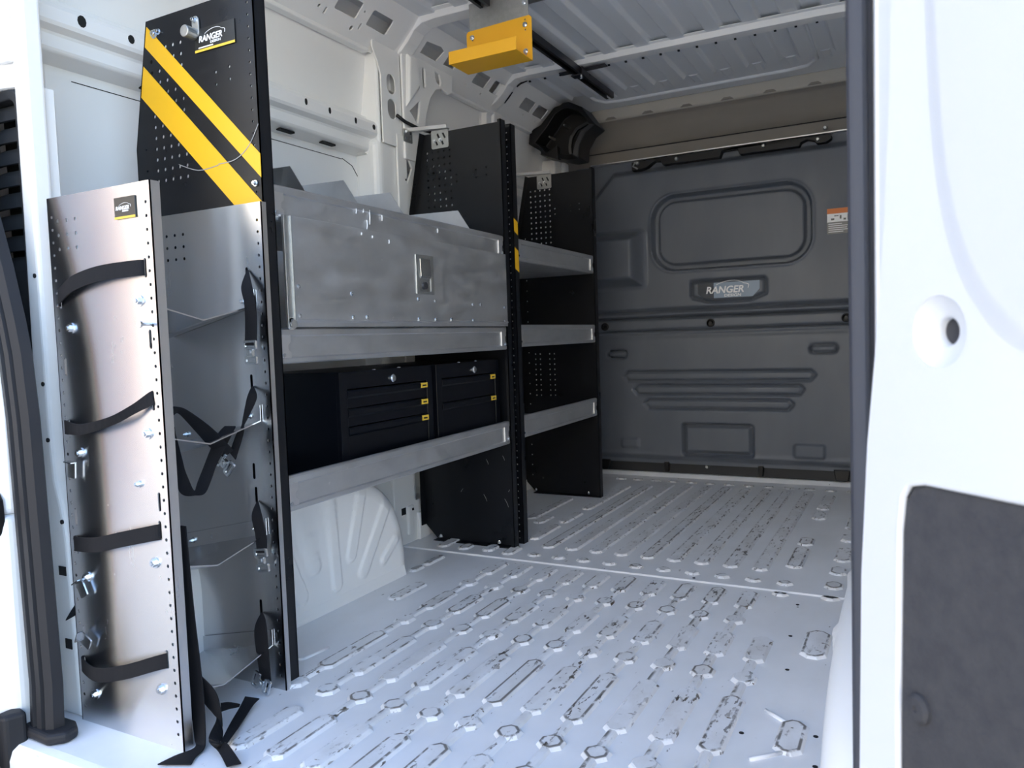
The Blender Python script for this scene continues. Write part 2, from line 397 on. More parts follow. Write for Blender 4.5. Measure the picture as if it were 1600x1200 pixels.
# low press marks beside the right wheel housing
for (x0, y0, x1, y1) in ((-0.255, 1.46, -0.212, 1.425), (-0.250, 1.275, -0.205, 1.32)):
    d = Vector((x1 - x0, y1 - y0, 0)); q = d.orthogonal().normalized() * 0.004; q.z = 0
    m = MB(); m.tube([(x0, y0, 0.001), (x1, y1, 0.001)], 0.0042, 8); m.build('press_mark', 'floor_paint', floor, smooth=True)
m = MB()
for (x0, y0, x1, y1) in ((-1.305, 1.225, -1.245, 1.285), (-1.245, 1.285, -1.235, 1.36)): m.tube([(x0, y0, 0.001), (x1, y1, 0.001)], 0.004, 8)
m.build('press_mark', 'floor_paint', floor, smooth=True)
for x, y in ((-0.278, 2.072), (-0.245, 1.66), (-0.16, 1.40), (-0.47, 3.60), (-0.265, 1.85), (-0.58, 2.19), (-0.15, 1.30), (-0.28, 1.36)):
    m = MB(); m.cyl((x, y, 0.0), (x, y, 0.0008), 0.0045, 10); m.build('drain_plug', 'dark_hole', floor)
# upturned lip in front of the partition
m = MB(); m.loft([[(x, y, z) for y, z in ((3.62, 0), (3.68, 0.004), (3.70, 0.020), (3.72, 0.024), (3.76, 0.024), (3.76, -0.01), (3.62, -0.01))] for x in (-1.6, 0.1)])
m.build('front_lip', 'floor_paint', floor)

# ------------------------------------------------------------------ left wall
wl = structure('wall_left', (0, 0, 0), 'white painted sheet metal side wall with belt rail and pillars')
m = MB()   # outer skin, closed behind all of the inner panels
sk = [(-1.735, -0.35), (-1.745, 0.30), (-1.735, 0.9), (-1.715, 1.30), (-1.69, 1.46), (-1.665, 1.62), (-1.65, 1.74), (-1.63, 1.80), (-1.60, 1.90), (-1.80, 1.92), (-1.80, -0.35)]
m.loft([[(p[0], y, p[1]) for p in sk] for y in (0.80, 3.85)]); m.build('outer_skin', 'white_paint', wl)
m = MB()   # lower liner skin inside the bay
m.box(-1.712, -1.700, 0.93, 2.20, 0.0, 1.356); m.build('lower_skin', 'white_paint', wl)
m = MB(); m.box(-1.712, -1.700, 2.45, 3.80, 0.0, 1.36); m.build('lower_skin', 'white_paint', wl)
# belt rail, one extruded profile
bp = [(-1.720, 1.350), (-1.700, 1.356), (-1.648, 1.368), (-1.643, 1.376), (-1.643, 1.402), (-1.640, 1.408), (-1.622, 1.416), (-1.618, 1.424), (-1.620, 1.452), (-1.630, 1.466), (-1.660, 1.472), (-1.665, 1.490), (-1.72, 1.490), (-1.73, 1.350)]
m = MB(); m.loft([[(p[0], y, p[1]) for p in bp] for y in (0.94, 2.16)]); m.build('belt_rail', 'white_paint', wl, bevel=0.004)
m = MB(); m.loft([[(p[0], y, p[1]) for p in bp] for y in (2.42, 3.72)]); m.build('belt_rail', 'white_paint', wl, bevel=0.004)
for y, z, ry, rz in ((1.22, 1.442, 0.008, 0.010), (1.80, 1.445, 0.005, 0.010), (1.905, 1.444, 0.005, 0.010), (2.03, 1.442, 0.005, 0.010), (2.125, 1.442, 0.007, 0.009), (1.10, 1.442, 0.010, 0.013)):
    m = MB(); m.loft([[(xx, y + ry * math.cos(a * math.pi / 5), z + rz * math.sin(a * math.pi / 5)) for a in range(10)] for xx in (-1.63, -1.6175)])
    m.build('rail_hole', 'dark_hole', wl)
for y, in ((1.765,), (1.95,), (1.31,)):
    m = MB(); m.box(-1.682, -1.665, y - 0.03, y + 0.03, 1.357, 1.3625); m.build('rail_slot', 'dark_hole', wl)
# seams of the skin doubler under the belt rail
m = MB(); m.box(-1.7003, -1.6992, 1.12, 2.05, 1.3325, 1.3345); m.build('skin_seam', 'dark_hole', wl)
m = MB(); m.tube([(-1.699, 2.05, 1.336), (-1.699, 2.10, 1.32), (-1.699, 2.135, 1.28), (-1.699, 2.145, 1.2), (-1.699, 2.145, 1.12)], 0.0012, 6); m.build('skin_seam', 'dark_hole', wl)
# rounded corner filler between belt rail and pillar
def quarter_fill(cy, cz, r, x0, x1, sy, sz, n=10):
    poly = [(cy, cz)] + [(cy + sy * r * (1 - math.sin(a)), cz + sz * r * (1 - math.cos(a))) for a in [math.pi / 2 * k / n for k in range(n + 1)]]
    b = MB(); b.prism(poly, 'x', x0, x1); return b
quarter_fill(2.20, 1.36, 0.10, -1.71, -1.650, -1, -1).build('corner_gusset', 'white_paint', wl, bevel=0.008)
quarter_fill(2.17, 1.715, 0.06, -1.69, -1.640, -1, -1).build('corner_gusset', 'white_paint', wl, bevel=0.005)

# pillar plates traced in their own plane (y, z), x about -1.60
def oval(cy, cz, ry, rz, n=8):
    r = min(ry, rz); return rrect(cy - ry, cy + ry, cz - rz, cz + rz, r * 0.999, n // 2)
pil_l = [(2.15, 1.395), (2.15, 1.62), (2.135, 1.66), (2.11, 1.70), (2.11, 1.735), (2.262, 1.735), (2.262, 1.395)]
m = MB(); m.plate(pil_l, [oval(2.207, 1.603, 0.024, 0.034), oval(2.207, 1.519, 0.024, 0.034)], 'x', -1.606, 0.006); m.build('pillar_plate', 'white_paint', wl, bevel=0.002)
pil_u = [(2.262, 1.36), (2.262, 1.735), (2.60, 1.77), (2.588, 1.668), (2.56, 1.655), (2.52, 1.668), (2.475, 1.652), (2.435, 1.61), (2.405, 1.545), (2.39, 1.47), (2.385, 1.36)]
m = MB(); m.plate(pil_u, [rrect(2.388, 2.406, 1.640, 1.710, 0.0088), [(2.474, 1.722), (2.503, 1.716), (2.512, 1.690), (2.503, 1.672), (2.480, 1.685), (2.472, 1.70)], [(2.300, 1.532), (2.366, 1.585), (2.357, 1.535), (2.345, 1.50)]], 'x', -1.600, 0.010)
m.build('pillar_plate', 'white_paint', wl, bevel=0.003)
m = MB()   # pressed pocket on the pillar: raised wedge
m.loft([[(-1.590, 2.284, 1.735), (-1.590, 2.345, 1.742), (-1.590, 2.364, 1.625), (-1.590, 2.272, 1.535)], [(-1.574, 2.294, 1.715), (-1.574, 2.328, 1.720), (-1.574, 2.345, 1.628), (-1.574, 2.280, 1.560)]])
m.build('pillar_wedge', 'white_paint', wl, bevel=0.004)
m = MB(); m.plate([(2.225, 0.30), (2.225, 1.44), (2.39, 1.44), (2.38, 1.20), (2.36, 0.8), (2.36, 0.30)], [[(2.279, 1.375), (2.297, 1.352), (2.309, 1.335), (2.297, 1.31), (2.277, 1.278)], rrect(2.285, 2.325, 0.42, 0.72, 0.015)], 'x', -1.606, 0.008); m.build('pillar_plate', 'white_paint', wl, bevel=0.002)
m = MB(); m.box(-1.72, -1.609, 2.125, 2.262, 0.30, 1.415); m.build('pillar_side', 'white_paint', wl, bevel=0.03, seg=5)
m = MB(); m.box(-1.72, -1.612, 2.142, 2.162, 1.36, 1.70); m.build('pillar_side', 'white_paint', wl, bevel=0.01, seg=3)
for y, z in ((2.268, 1.288), (2.316, 1.292)):
    m = MB(); m.cyl((-1.599, y, z), (-1.5965, y, z), 0.004, 8); m.build('rail_hole', 'dark_hole', wl)
# foot of the pillar by the wheel housing
m = MB(); m.plate([(2.13, 0.0), (2.13, 0.30), (2.40, 0.30), (2.40, 0.0)], [rrect(2.255, 2.315, 0.145, 0.285, 0.012, 3)], 'x', -1.617, 0.012); m.build('pillar_foot', 'white_paint', wl, bevel=0.003)
m = MB(); m.box(-1.70, -1.616, 2.13, 2.136, 0.0, 0.30); m.box(-1.70, -1.616, 2.394, 2.40, 0.0, 0.30); m.box(-1.70, -1.616, 2.13, 2.40, 0.294, 0.30); m.box(-1.706, -1.70, 2.13, 2.40, 0.0, 0.30); m.build('pillar_foot_box', 'white_paint', wl)
m = MB(); m.box(-1.612, -1.597, 2.20, 2.235, 0.03, 0.135); m.box(-1.612, -1.594, 2.26, 2.33, 0.0, 0.10); m.build('pillar_foot', 'white_paint', wl, bevel=0.006, seg=3)
for y, z, r in ((2.18, 0.12, 0.012), (2.225, 0.12, 0.004), (2.345, 0.12, 0.006), (2.35, 0.05, 0.006)):
    m = MB(); m.box(-1.606, -1.594 if r < 0.01 else -1.603, y - r, y + r, z - r, z + r); m.build('rail_hole', 'dark_hole', wl)
# second pillar further forward
m = MB(); m.sweep([(-0.045, 0), (-0.035, 0.024), (0.035, 0.024), (0.045, 0)], [(-1.72, 3.02, 0.0), (-1.70, 3.02, 0.8), (-1.675, 3.02, 1.36), (-1.655, 3.02, 1.55), (-1.645, 3.02, 1.72)], (0, 1, 0)); m.build('pillar', 'white_paint', wl, bevel=0.004)
m = MB(); m.box(-1.72, -1.60, 3.56, 3.64, 1.36, 1.60); m.box(-1.72, -1.585, 3.64, 3.70, 1.36, 1.60); m.build('pillar', 'white_paint', wl, bevel=0.008)
# wall foot strip
m = MB(); m.box(-1.72, -1.615, 2.36, 3.80, 0.0, 0.06); m.build('wall_foot', 'white_paint', wl, bevel=0.01)

# cant rail at 45 degrees between wall and roof, with rectangular cut-outs
def cant(ya, yb, holes, name='cant_rail'):
    """2D coords: (y, t) with t measured up the slope from (-1.632, 1.700)"""
    b = MB(); b.plate([(ya, -0.005), (yb, -0.005), (yb, 0.20), (ya, 0.20)], holes, 'x', 0, 0.006)
    b.v = [(-1.632 + (t + x) * 0.7071, y, 1.700 + (t - x) * 0.7071) for x, y, t in b.v]
    return b.build(name, 'white_paint', wl, bevel=0.0015)
H = [rrect(a, b, 0.070, 0.124, 0.006, 2) for a, b in ((1.16, 1.27), (1.36, 1.47), (1.90, 2.00), (2.052, 2.156))]
H += [[(2.255, 0.08), (2.305, 0.08), (2.305, 0.115), (2.255, 0.115)], [(2.355, 0.075), (2.46, 0.075), (2.47, 0.118), (2.44, 0.128), (2.355, 0.120)], [(2.505, 0.078), (2.575, 0.078), (2.575, 0.12), (2.505, 0.12)]]
H += [ngon(1.845, 0.055, 0.006, 6), ngon(2.005, 0.040, 0.008, 8), rrect(1.87, 1.878, 0.040, 0.062, 0.003, 2), rrect(2.03, 2.038, 0.046, 0.068, 0.003, 2), ngon(2.02, 0.105, 0.004, 6)]
H += [rrect(a, b, 0.070, 0.122, 0.006, 2) for a, b in ((2.72, 2.82), (2.858, 2.962))] + [ngon(2.70, 0.05, 0.005, 6), ngon(2.82, 0.045, 0.005, 6)]
cant(0.98, 3.0, H)
H = [rrect(a, b, 0.072, 0.124, 0.006, 2) for a, b in ((3.13, 3.235), (3.265, 3.368))] + [ngon(3.20, 0.05, 0.005, 6), ngon(3.33, 0.05, 0.005, 6)]
cant(3.0, 3.80, H)
m = MB(); m.box(-1.652, -1.622, 1.0, 2.12, 1.688, 1.703); m.build('gutter_flange', 'white_paint', wl, bevel=0.004)
m = MB(); m.box(-1.652, -1.626, 2.6, 3.6, 1.688, 1.703); m.build('gutter_flange', 'white_paint', wl, bevel=0.004)

# wheel housing, left
def wheel_house(name, parent, xi, xo, yc, a, hgt, ribs, sgn):
    """xi: inner face, xo: wall side; sgn +1 when the inner face looks to +x"""
    NU, NR = 160, 70; vs = []; fs = []
    rows = [(xo, 1.0), (xi - sgn * 0.055, 1.0), (xi - sgn * 0.036, 0.996), (xi - sgn * 0.020, 0.982), (xi - sgn * 0.009, 0.958), (xi - sgn * 0.003, 0.925), (xi, 0.885)]
    rows += [(xi, 0.885 * (1 - (k + 1) / NR)) for k in range(NR)]
    for x, sc in rows:
        for i in range(NU + 1):
            u = math.pi * i / NU; c, sn = math.cos(u), math.sin(u)
            e = 0.62
            y = yc - a * sc * math.copysign(abs(c) ** e, c); z = hgt * sc * abs(sn) ** 0.78
            d = 0.0
            if abs(x - xi) < 1e-6:
                for (y0, z0, y1, z1, r) in ribs:
                    ex, ez = y1 - y0, z1 - z0; L2 = ex * ex + ez * ez
                    t = max(0, min(1, ((y - y0) * ex + (z - z0) * ez) / L2)); q = math.hypot(y - y0 - t * ex, z - z0 - t * ez)
                    d = max(d, 0.006 * max(0, min(1, (r - q) / 0.005)))
            vs.append((x + sgn * d, y, z))
    n = NU + 1
    for k in range(len(rows) - 1):
        for i in range(NU): fs.append((k * n + i, k * n + i + 1, (k + 1) * n + i + 1, (k + 1) * n + i))
    b = MB(); b.add(vs, fs); return b.build(name, 'white_paint', parent, smooth=40)
wheel_house('wheel_housing', wl, -1.405, -1.71, 1.50, 0.435, 0.345,
            [(1.44, 0.33, 1.508, 0.135, 0.024), (1.575, 0.33, 1.592, 0.062, 0.021), (1.722, 0.33, 1.655, 0.128, 0.022), (1.84, 0.26, 1.705, 0.068, 0.023), (1.40, 0.20, 1.455, 0.07, 0.024), (1.80, 0.075, 1.86, 0.12, 0.016)], 1)
m = MB(); m.prism([(-1.41, 0), (-1.398, 0), (-1.400, 0.012), (-1.405, 0.03)], 'y', 1.12, 1.90); m.build('housing_flange', 'white_paint', wl)

# ------------------------------------------------------------------ right wall (hidden but for its wheel housing)
wr = structure('wall_right', (0, 0, 0), 'white painted right side wall behind the back door')
m = MB(); m.loft([[(p[0], y, p[1]) for p in ((0.25, -0.35), (0.15, -0.35), (0.15, 1.30), (0.10, 1.70), (-0.05, 1.82), (-0.05, 1.92), (0.25, 1.92))] for y in (0.84, 3.85)]); m.build('outer_skin', 'white_paint', wr)
wheel_house('wheel_housing', wr, -0.116, 0.16, 1.55, 0.60, 0.27, [(1.30, 0.3, 1.32, 0.1, 0.02), (1.6, 0.3, 1.6, 0.1, 0.02)], -1)

# ------------------------------------------------------------------ ceiling
ce = structure('ceiling', (0, 0, 0), 'grey underside of the ribbed steel roof')
xs = []; CH = [-1.135 + 0.1343 * k for k in range(9)] + [-1.27, -1.40]
CH.sort(); prof = [(-1.66, 1.822)]
for cx in CH:
    prof += [(cx - 0.040, 1.822), (cx - 0.030, 1.838), (cx + 0.030, 1.838), (cx + 0.040, 1.822)]
prof += [(0.10, 1.822)]
m = MB(); m.loft([[(p[0], y, p[1]) for p in prof + [(0.10, 1.86), (-1.66, 1.86)]] for y in (0.86, 3.42)]); m.build('roof_sheet', 'roof_paint', ce, bevel=0.003)
m = MB()   # front field of the roof with a big pressed panel
m.box(-1.66, 0.10, 3.42, 3.85, 1.838, 1.86)
m.build('roof_sheet', 'roof_paint', ce)
for cx in CH[1:]:
    m = MB(); m.loft([[(cx - 0.02, y, 1.838), (cx - 0.012, y, 1.834), (cx + 0.012, y, 1.834), (cx + 0.02, y, 1.838)] for y in (3.42, 3.52)]); m.build('roof_rib', 'roof_paint', ce)
m = MB(); m.box(-1.80, 0.25, 0.80, 3.88, 1.90, 1.93); m.build('outer_roof', 'white_paint', ce)
m = MB(); m.tube([(-1.36, 3.05, 1.837), (-1.36, 3.50, 1.836), (-1.33, 3.565, 1.836), (-1.26, 3.585, 1.836), (-0.50, 3.585, 1.836), (-0.41, 3.57, 1.836), (-0.37, 3.50, 1.836), (-0.37, 3.05, 1.837)], 0.010, 10); m.build('roof_bead', 'roof_paint', ce, smooth=True)
# cross bows
def bow(y, w, name='roof_bow'):
    path = [(-1.640, y, 1.60), (-1.636, y, 1.680), (-1.618, y, 1.708), (-1.585, y, 1.726), (-1.555, y, 1.752), (-1.528, y, 1.785), (-1.495, y, 1.802), (-1.44, y, 1.806), (-1.10, y, 1.803), (-0.78, y, 1.801), (-0.3, y, 1.798), (-0.08, y, 1.79), (0.0, y, 1.75), (0.06, y, 1.68)]
    prof = [(-w, 0.0), (-w, -0.004), (-w * 0.62, -0.004), (-w * 0.52, 0.022), (w * 0.52, 0.022), (w * 0.62, -0.004), (w, -0.004), (w, 0.0)]
    prof = [(a, b - 0.022) for a, b in prof]
    b = MB(); b.sweep(prof, path, (0, 1, 0)); return b
BOWP = 0
bow(2.965, 0.052).build('roof_bow', 'white_paint', ce, bevel=0.004)
bow(2.285, 0.060).build('roof_bow', 'white_paint', ce, bevel=0.004)
bow(1.30, 0.055).build('roof_bow', 'white_paint', ce, bevel=0.004)
for x in [-1.45 + 0.071 * k for k in range(17)]:
    m = MB(); m.box(x - 0.004, x + 0.004, 2.986, 2.995, 1.795, 1.8005); m.build('bow_hole', 'dark_hole', ce)
# shoulder slots of the front bow
m = MB(); m.tube([(-1.592, 3.015, 1.742), (-1.57, 3.015, 1.762), (-1.552, 3.015, 1.782)], 0.009, 8); m.build('bow_slot', 'dark_hole', ce)
m = MB(); m.tube([(-1.53, 3.02, 1.802), (-1.51, 3.02, 1.812), (-1.48, 3.02, 1.818)], 0.008, 8); m.build('bow_slot', 'dark_hole', ce)

# ------------------------------------------------------------------ front end wall behind the partition
m = MB(); m.box(-1.80, 0.25, 3.80, 3.88, -0.35, 1.93)
tag(m.build('wall_front', 'vent_plastic'), 'dark wall behind the black partition', None, kind='structure')

# overhead trim between roof and partition
tr = structure('trim_1', (0, 0, 0), 'brown grey moulded overhead trim above the partition')
pr = [(3.80, 1.850), (3.700, 1.846), (3.692, 1.838), (3.696, 1.790), (3.712, 1.782), (3.730, 1.770), (3.742, 1.720), (3.738, 1.665), (3.722, 1.635), (3.712, 1.628), (3.712, 1.560), (3.80, 1.560)]
m = MB(); m.loft([[(x, p[0], p[1]) for p in pr] for x in (-1.62, 0.15)]); m.build('moulding', 'headliner', tr, bevel=0.004, smooth=50)
for k in range(7):
    x = -1.33 + 0.19 * k
    m = MB(); m.loft([[(x - 0.05 + d, y, z) for d, z in ((0, 1.786), (0.015, 1.797), (0.045, 1.797), (0.06, 1.786))] for y in (3.6885, 3.70)]); m.build('clip_bump', 'headliner', tr, bevel=0.003)
m = MB(); m.loft([[(x, p[0], p[1]) for p in ((3.6985, 1.842), (3.6895, 1.836), (3.6925, 1.789), (3.700, 1.782), (3.72, 1.782), (3.72, 1.842))] for x in (-1.45, 0.15)]); m.build('upper_strip', 'headliner_light', tr, bevel=0.003)
m = MB(); m.box(-1.56, 0.1, 3.7085, 3.714, 1.6265, 1.6305); m.build('gap_line', 'dark_hole', tr)
m = MB(); m.box(-1.62, 0.1, 3.685, 3.70, 1.843, 1.849); m.build('roof_edge', 'white_paint', tr, bevel=0.002)

# ------------------------------------------------------------------ rear left pillar, seal, vent
dp = structure('trim_2', (0, 0, 0), 'white rear corner pillar at the left of the door opening')
m = MB()   # inner leg of the pillar, wide at the foot
m.prism([(-1.545, 0.0), (-1.458, 0.0), (-1.462, 0.16), (-1.468, 0.36), (-1.478, 0.42), (-1.492, 0.47), (-1.497, 0.56), (-1.498, 1.16), (-1.497, 1.75), (-1.535, 1.75), (-1.538, 1.0), (-1.545, 0.5)], 'y', 0.895, 0.935)
m.build('inner_leg', 'white_paint', dp, bevel=0.008, seg=3)
m = MB(); m.prism([(-1.535, 0.905), (-1.70, 0.86), (-1.80, 0.82), (-1.80, 0.99), (-1.72, 1.06), (-1.70, 1.06), (-1.66, 1.00), (-1.56, 0.955), (-1.535, 0.94)], 'z', -0.3, 0.545); m.build('pillar_core', 'white_paint', dp, bevel=0.01)
m = MB(); m.prism([(-1.535, 0.905), (-1.70, 0.86), (-1.80, 0.82), (-1.80, 0.99), (-1.72, 1.06), (-1.70, 1.06), (-1.66, 1.00), (-1.56, 0.955), (-1.535, 0.94)], 'z', 1.235, 1.29); m.build('pillar_core', 'white_paint', dp, bevel=0.006)
m = MB(); m.prism([(-1.515, 0.93), (-1.536, 0.93), (-1.537, 0.97), (-1.72, 0.97), (-1.80, 0.97), (-1.80, 0.99), (-1.72, 1.06), (-1.70, 1.06), (-1.66, 1.00), (-1.56, 0.99), (-1.515, 0.96)], 'z', 0.54, 1.24); m.build('pillar_back', 'white_paint', dp)
m = MB(); m.prism([(-1.535, 0.905), (-1.60, 0.93), (-1.80, 0.93), (-1.80, 0.99), (-1.72, 1.06), (-1.70, 1.06), (-1.66, 1.00), (-1.56, 0.955), (-1.535, 0.94)], 'z', 1.29, 1.90); m.build('pillar_back', 'white_paint', dp)
m = MB(); m.plate([(-1.80, 1.28), (-1.535, 1.28), (-1.535, 1.90), (-1.80, 1.90)], [rrect(-1.76, -1.562, 1.325, 1.80, 0.03)], 'y', 0.888, 0.012); m.build('upper_frame', 'white_paint', dp, bevel=0.004)
m = MB(); m.plate(rrect(-1.77, -1.555, 1.315, 1.81, 0.03), [], 'y', 0.903, 0.006); m.build('upper_cover', 'vent_plastic', dp)
# outer flank outside of the seal
m = MB(); m.prism([(-1.495, 0.80), (-1.495, 0.865), (-1.55, 0.88), (-1.84, 0.86), (-1.84, 0.72), (-1.58, 0.74), (-1.535, 0.775)], 'z', -0.12, 0.42); m.build('outer_flank', 'white_paint', dp, bevel=0.012, seg=3)
m = MB(); m.loft([[(min(x - o, -1.5 - o) if x > -1.8 else x, y, z) for x, y in ((-1.500, 0.81), (-1.500, 0.865), (-1.55, 0.88), (-1.84, 0.86), (-1.84, 0.74), (-1.58, 0.76), (-1.54, 0.785))] for z, o in ((0.42, 0), (0.62, 0.0), (0.78, 0.022), (0.90, 0.055), (1.05, 0.10), (1.3, 0.17), (1.9, 0.22))]); m.build('outer_flank', 'white_paint', dp, bevel=0.012, seg=3)
for x, z, w, h in ((-1.487, 0.292, 0.011, 0.009), (-1.483, 0.146, 0.010, 0.010)):
    m = MB(); m.box(x - w, x + w, 0.8935, 0.896, z - h, z + h); m.build('pillar_slot', 'dark_hole', dp)
for x, z in ((-1.508, 0.66), (-1.505, 0.55), (-1.478, 0.39), (-1.51, 0.87)):
    m = MB(); m.cyl((x, 0.896, z), (x, 0.893, z), 0.0045, 8); m.build('pillar_hole', 'dark_hole', dp)
m = MB(); m.prism(rrect(-1.548, -1.528, 0.475, 0.545, 0.009), 'y', 0.885, 0.9); m.build('pillar_slot', 'dark_hole', dp)
for x, z in ((-1.566, 0.545), (-1.562, 0.61)):
    m = MB(); m.cyl((x, 0.812, z), (x, 0.806, z), 0.022, 20); m.build('grommet', 'white_paint', dp, bevel=0.002)
    m = MB(); m.cyl((x, 0.8065, z), (x, 0.804, z), 0.006, 10); m.build('pillar_hole', 'dark_hole', dp)

# rubber seal
def seal_profile(w, d):
    return [(-w, 0), (-w, d * 0.55), (-w * 0.72, d * 0.9), (-w * 0.35, d), (-w * 0.26, d * 0.72), (-w * 0.16, d * 0.72), (-w * 0.08, d * 0.95), (w * 0.30, d * 0.95), (w * 0.36, d * 0.7), (w * 0.46, d * 0.7), (w * 0.55, d * 0.88), (w * 0.9, d * 0.62), (w, 0)]
sl = structure('trim_3', (0, 0, 0), 'black rubber door seal down the left pillar')
rings = []
for x, y, z in ((-1.452, 0.835, 0.012), (-1.455, 0.84, 0.10), (-1.461, 0.84, 0.35), (-1.4675, 0.84, 0.60), (-1.478, 0.84, 0.72), (-1.490, 0.84, 0.78), (-1.516, 0.84, 0.88), (-1.555, 0.84, 1.0), (-1.62, 0.84, 1.2), (-1.68, 0.84, 1.5), (-1.70, 0.84, 1.85)):
    rings.append([(x + a, y - b, z) for a, b in seal_profile(0.036, 0.030)])
m = MB(); m.loft(rings); m.build('seal_strip', 'rubber', sl, smooth=35)
m = MB(); m.prism([(-1.50, 0.80), (-1.41, 0.795), (-1.385, 0.82), (-1.39, 0.845), (-1.42, 0.86), (-1.50, 0.86)], 'z', 0.0, 0.022); m.prism([(-1.515, 0.765), (-1.485, 0.765), (-1.47, 0.80), (-1.515, 0.81)], 'z', -0.05, 0.055)
m.build('seal_foot', 'rubber', sl, bevel=0.008, seg=3)
sr = structure('trim_4', (0, 0, 0), 'grey rubber seal on the right edge of the door opening')
rings = []
for x, y, z in ((-0.047, 0.83, -0.05), (-0.0475, 0.83, 0.6), (-0.050, 0.83, 1.2), (-0.05, 0.83, 1.85)):
    rings.append([(x + a, y - b, z) for a, b in ((-0.0115, 0), (-0.0115, 0.010), (-0.0085, 0.017), (-0.003, 0.020), (0.003, 0.0195), (0.0065, 0.016), (0.0078, 0.010), (0.0088, 0.010), (0.0115, 0.012), (0.0115, 0))])
m = MB(); m.loft(rings); m.build('seal_strip', 'seal_grey', sr, smooth=35)
m = MB(); m.prism([(-0.0375, 0.825), (-0.0345, 0.80), (0.02, 0.79), (0.25, 0.79), (0.25, 0.87), (-0.058, 0.87), (-0.058, 0.832)], 'z', -0.3, 1.9); m.build('pillar_edge', 'white_paint', sr, bevel=0.003)

vent = thing('air_vent', (-1.60, 0.90, 0.55), 'dark grey louvred air vent in the left rear pillar', 'air vent')
m = MB(); m.plate(rrect(-1.70, -1.535, 0.548, 1.235, 0.03), [rrect(-1.69, -1.548, 0.57, 1.215, 0.02)], 'y', 0.900, 0.03); m.build('vent_frame', 'vent_plastic', vent, bevel=0.003)
m = MB(); m.box(-1.70, -1.54, 0.965, 0.968, 0.555, 1.23); m.build('vent_back', 'black_plastic', vent)
b = MB(); b.loft([[(x, yo, z) for x, yo in ((-1.69, 0.915), (-1.62, 0.906), (-1.57, 0.909), (-1.5475, 0.918), (-1.5475, 0.95), (-1.69, 0.95))] for z in (0.735, 0.885)]); b.build('vent_field', 'vent_plastic', vent, smooth=30)
n_s = 15
for k in range(n_s):
    z = 0.585 + k * 0.0425
    if 0.70 < z < 0.87: continue
    b = MB(); b.loft([[(x, y, zz) for y, zz in ((yo, z), (yo + 0.004, z + 0.020), (yo + 0.012, z + 0.032), (yo + 0.04, z + 0.036), (yo + 0.04, z + 0.031), (yo + 0.014, z + 0.024), (yo + 0.008, z))] for x, yo in ((-1.69, 0.915), (-1.62, 0.906), (-1.57, 0.909), (-1.5475, 0.918))])
    b.build('slat', 'vent_plastic', vent, smooth=40)
    if k % 1 == 0:
        c = MB(); c.box(-1.5655, -1.558, 0.915, 0.95, z + 0.02, z + 0.043); c.build('slat_clip', 'zinc_dull', vent)

st = thing('door_striker', (-1.50, 0.80, 0.40), 'black door latch striker plate on the left pillar', 'striker')
m = MB(); m.prism([(-1.575, 0.385), (-1.525, 0.37), (-1.503, 0.385), (-1.498, 0.41), (-1.50, 0.45), (-1.512, 0.468), (-1.55, 0.468), (-1.575, 0.455)], 'y', 0.785, 0.803); m.build('plate', 'black_plastic', st, bevel=0.004)
for x, z in ((-1.522, 0.385), (-1.522, 0.455)): inst(BOLT_S, 'bolt', (x, 0.785, z), st)
bu = MB(); bu.loft([[(x, p[0], p[1]) for p in ((0.77, -0.06), (0.70, -0.05), (0.62, -0.065), (0.60, -0.12), (0.60, -0.34), (0.77, -0.34))] for x in (-1.90, 0.3)])
bumper = thing('rear_bumper', (-0.8, 0.7, -0.34), 'black plastic rear bumper step below the door sill', 'bumper')
bu.build('bumper_skin', 'black_plastic', bumper, bevel=0.012, seg=3)
m = MB(); m.loft([[(-1.56, 0.80, -0.06), (-1.50, 0.755, -0.06), (-1.50, 0.72, -0.06), (-1.60, 0.72, -0.06)], [(-1.60, 0.80, 0.16), (-1.565, 0.745, 0.16), (-1.56, 0.72, 0.16), (-1.64, 0.72, 0.16)]]); m.build('bumper_corner', 'black_plastic', bumper, bevel=0.01)

# ------------------------------------------------------------------ open right back door
DO = Vector((-0.048, 0.722, 0.0)); DD = Vector((0.63, -0.78, 0)).normalized(); DN = Vector((-0.78, -0.63, 0)).normalized()
door = structure('door_1', tuple(DO), 'white right rear cargo door standing open, inner side')
def dplace(b):   # (s, n, z): along the door, out of its inner face, up
    b.v = [tuple(DO + DD * p[0] + DN * p[1] + Vector((0, 0, p[2]))) for p in b.v]; return b
edge = [(0.0025, -0.25), (0.003, 0.33), (0.007, 0.505), (0.016, 0.62), (0.027, 0.70), (0.038, 0.80), (0.045, 0.90), (0.048, 1.0), (0.050, 1.25)]
carpet = [(0.0505, -0.22), (0.0525, 0.40), (0.0555, 0.555), (0.0595, 0.580), (0.068, 0.592), (0.082, 0.596), (0.20, 0.600), (0.75, 0.600), (0.75, -0.22)]
cx = [(s - (0.004 if i < 5 else 0), z + (0.004 if i > 2 and i < 8 else 0)) for i, (s, z) in enumerate(carpet)]
b = MB(); b.plate(edge + [(0.86, 1.25), (0.86, -0.25)], [cx, ngon(0.0975, 0.7135, 0.027, 28)], 'y', -0.022, 0.022); dplace(b).build('inner_panel', 'door_white_dimmed', door)
b = MB(); lp = [(p[0] + 0.0, p[1]) for p in cx[:8]]
b.tube([(q[0], -0.0035, q[1]) for q in lp], 0.0038, 10); dplace(b).build('carpet_rim', 'door_white_dimmed', door, smooth=True)
b = MB(); b.box(0.004, 0.86, -0.028, -0.021, -0.25, 1.25); dplace(b).build('outer_panel', 'door_white_dimmed', door)
b = MB(); b.plate(carpet, [], 'y', -0.02, 0.017); dplace(b).build('carpet_panel', 'carpet_board', door, bevel=0.002)
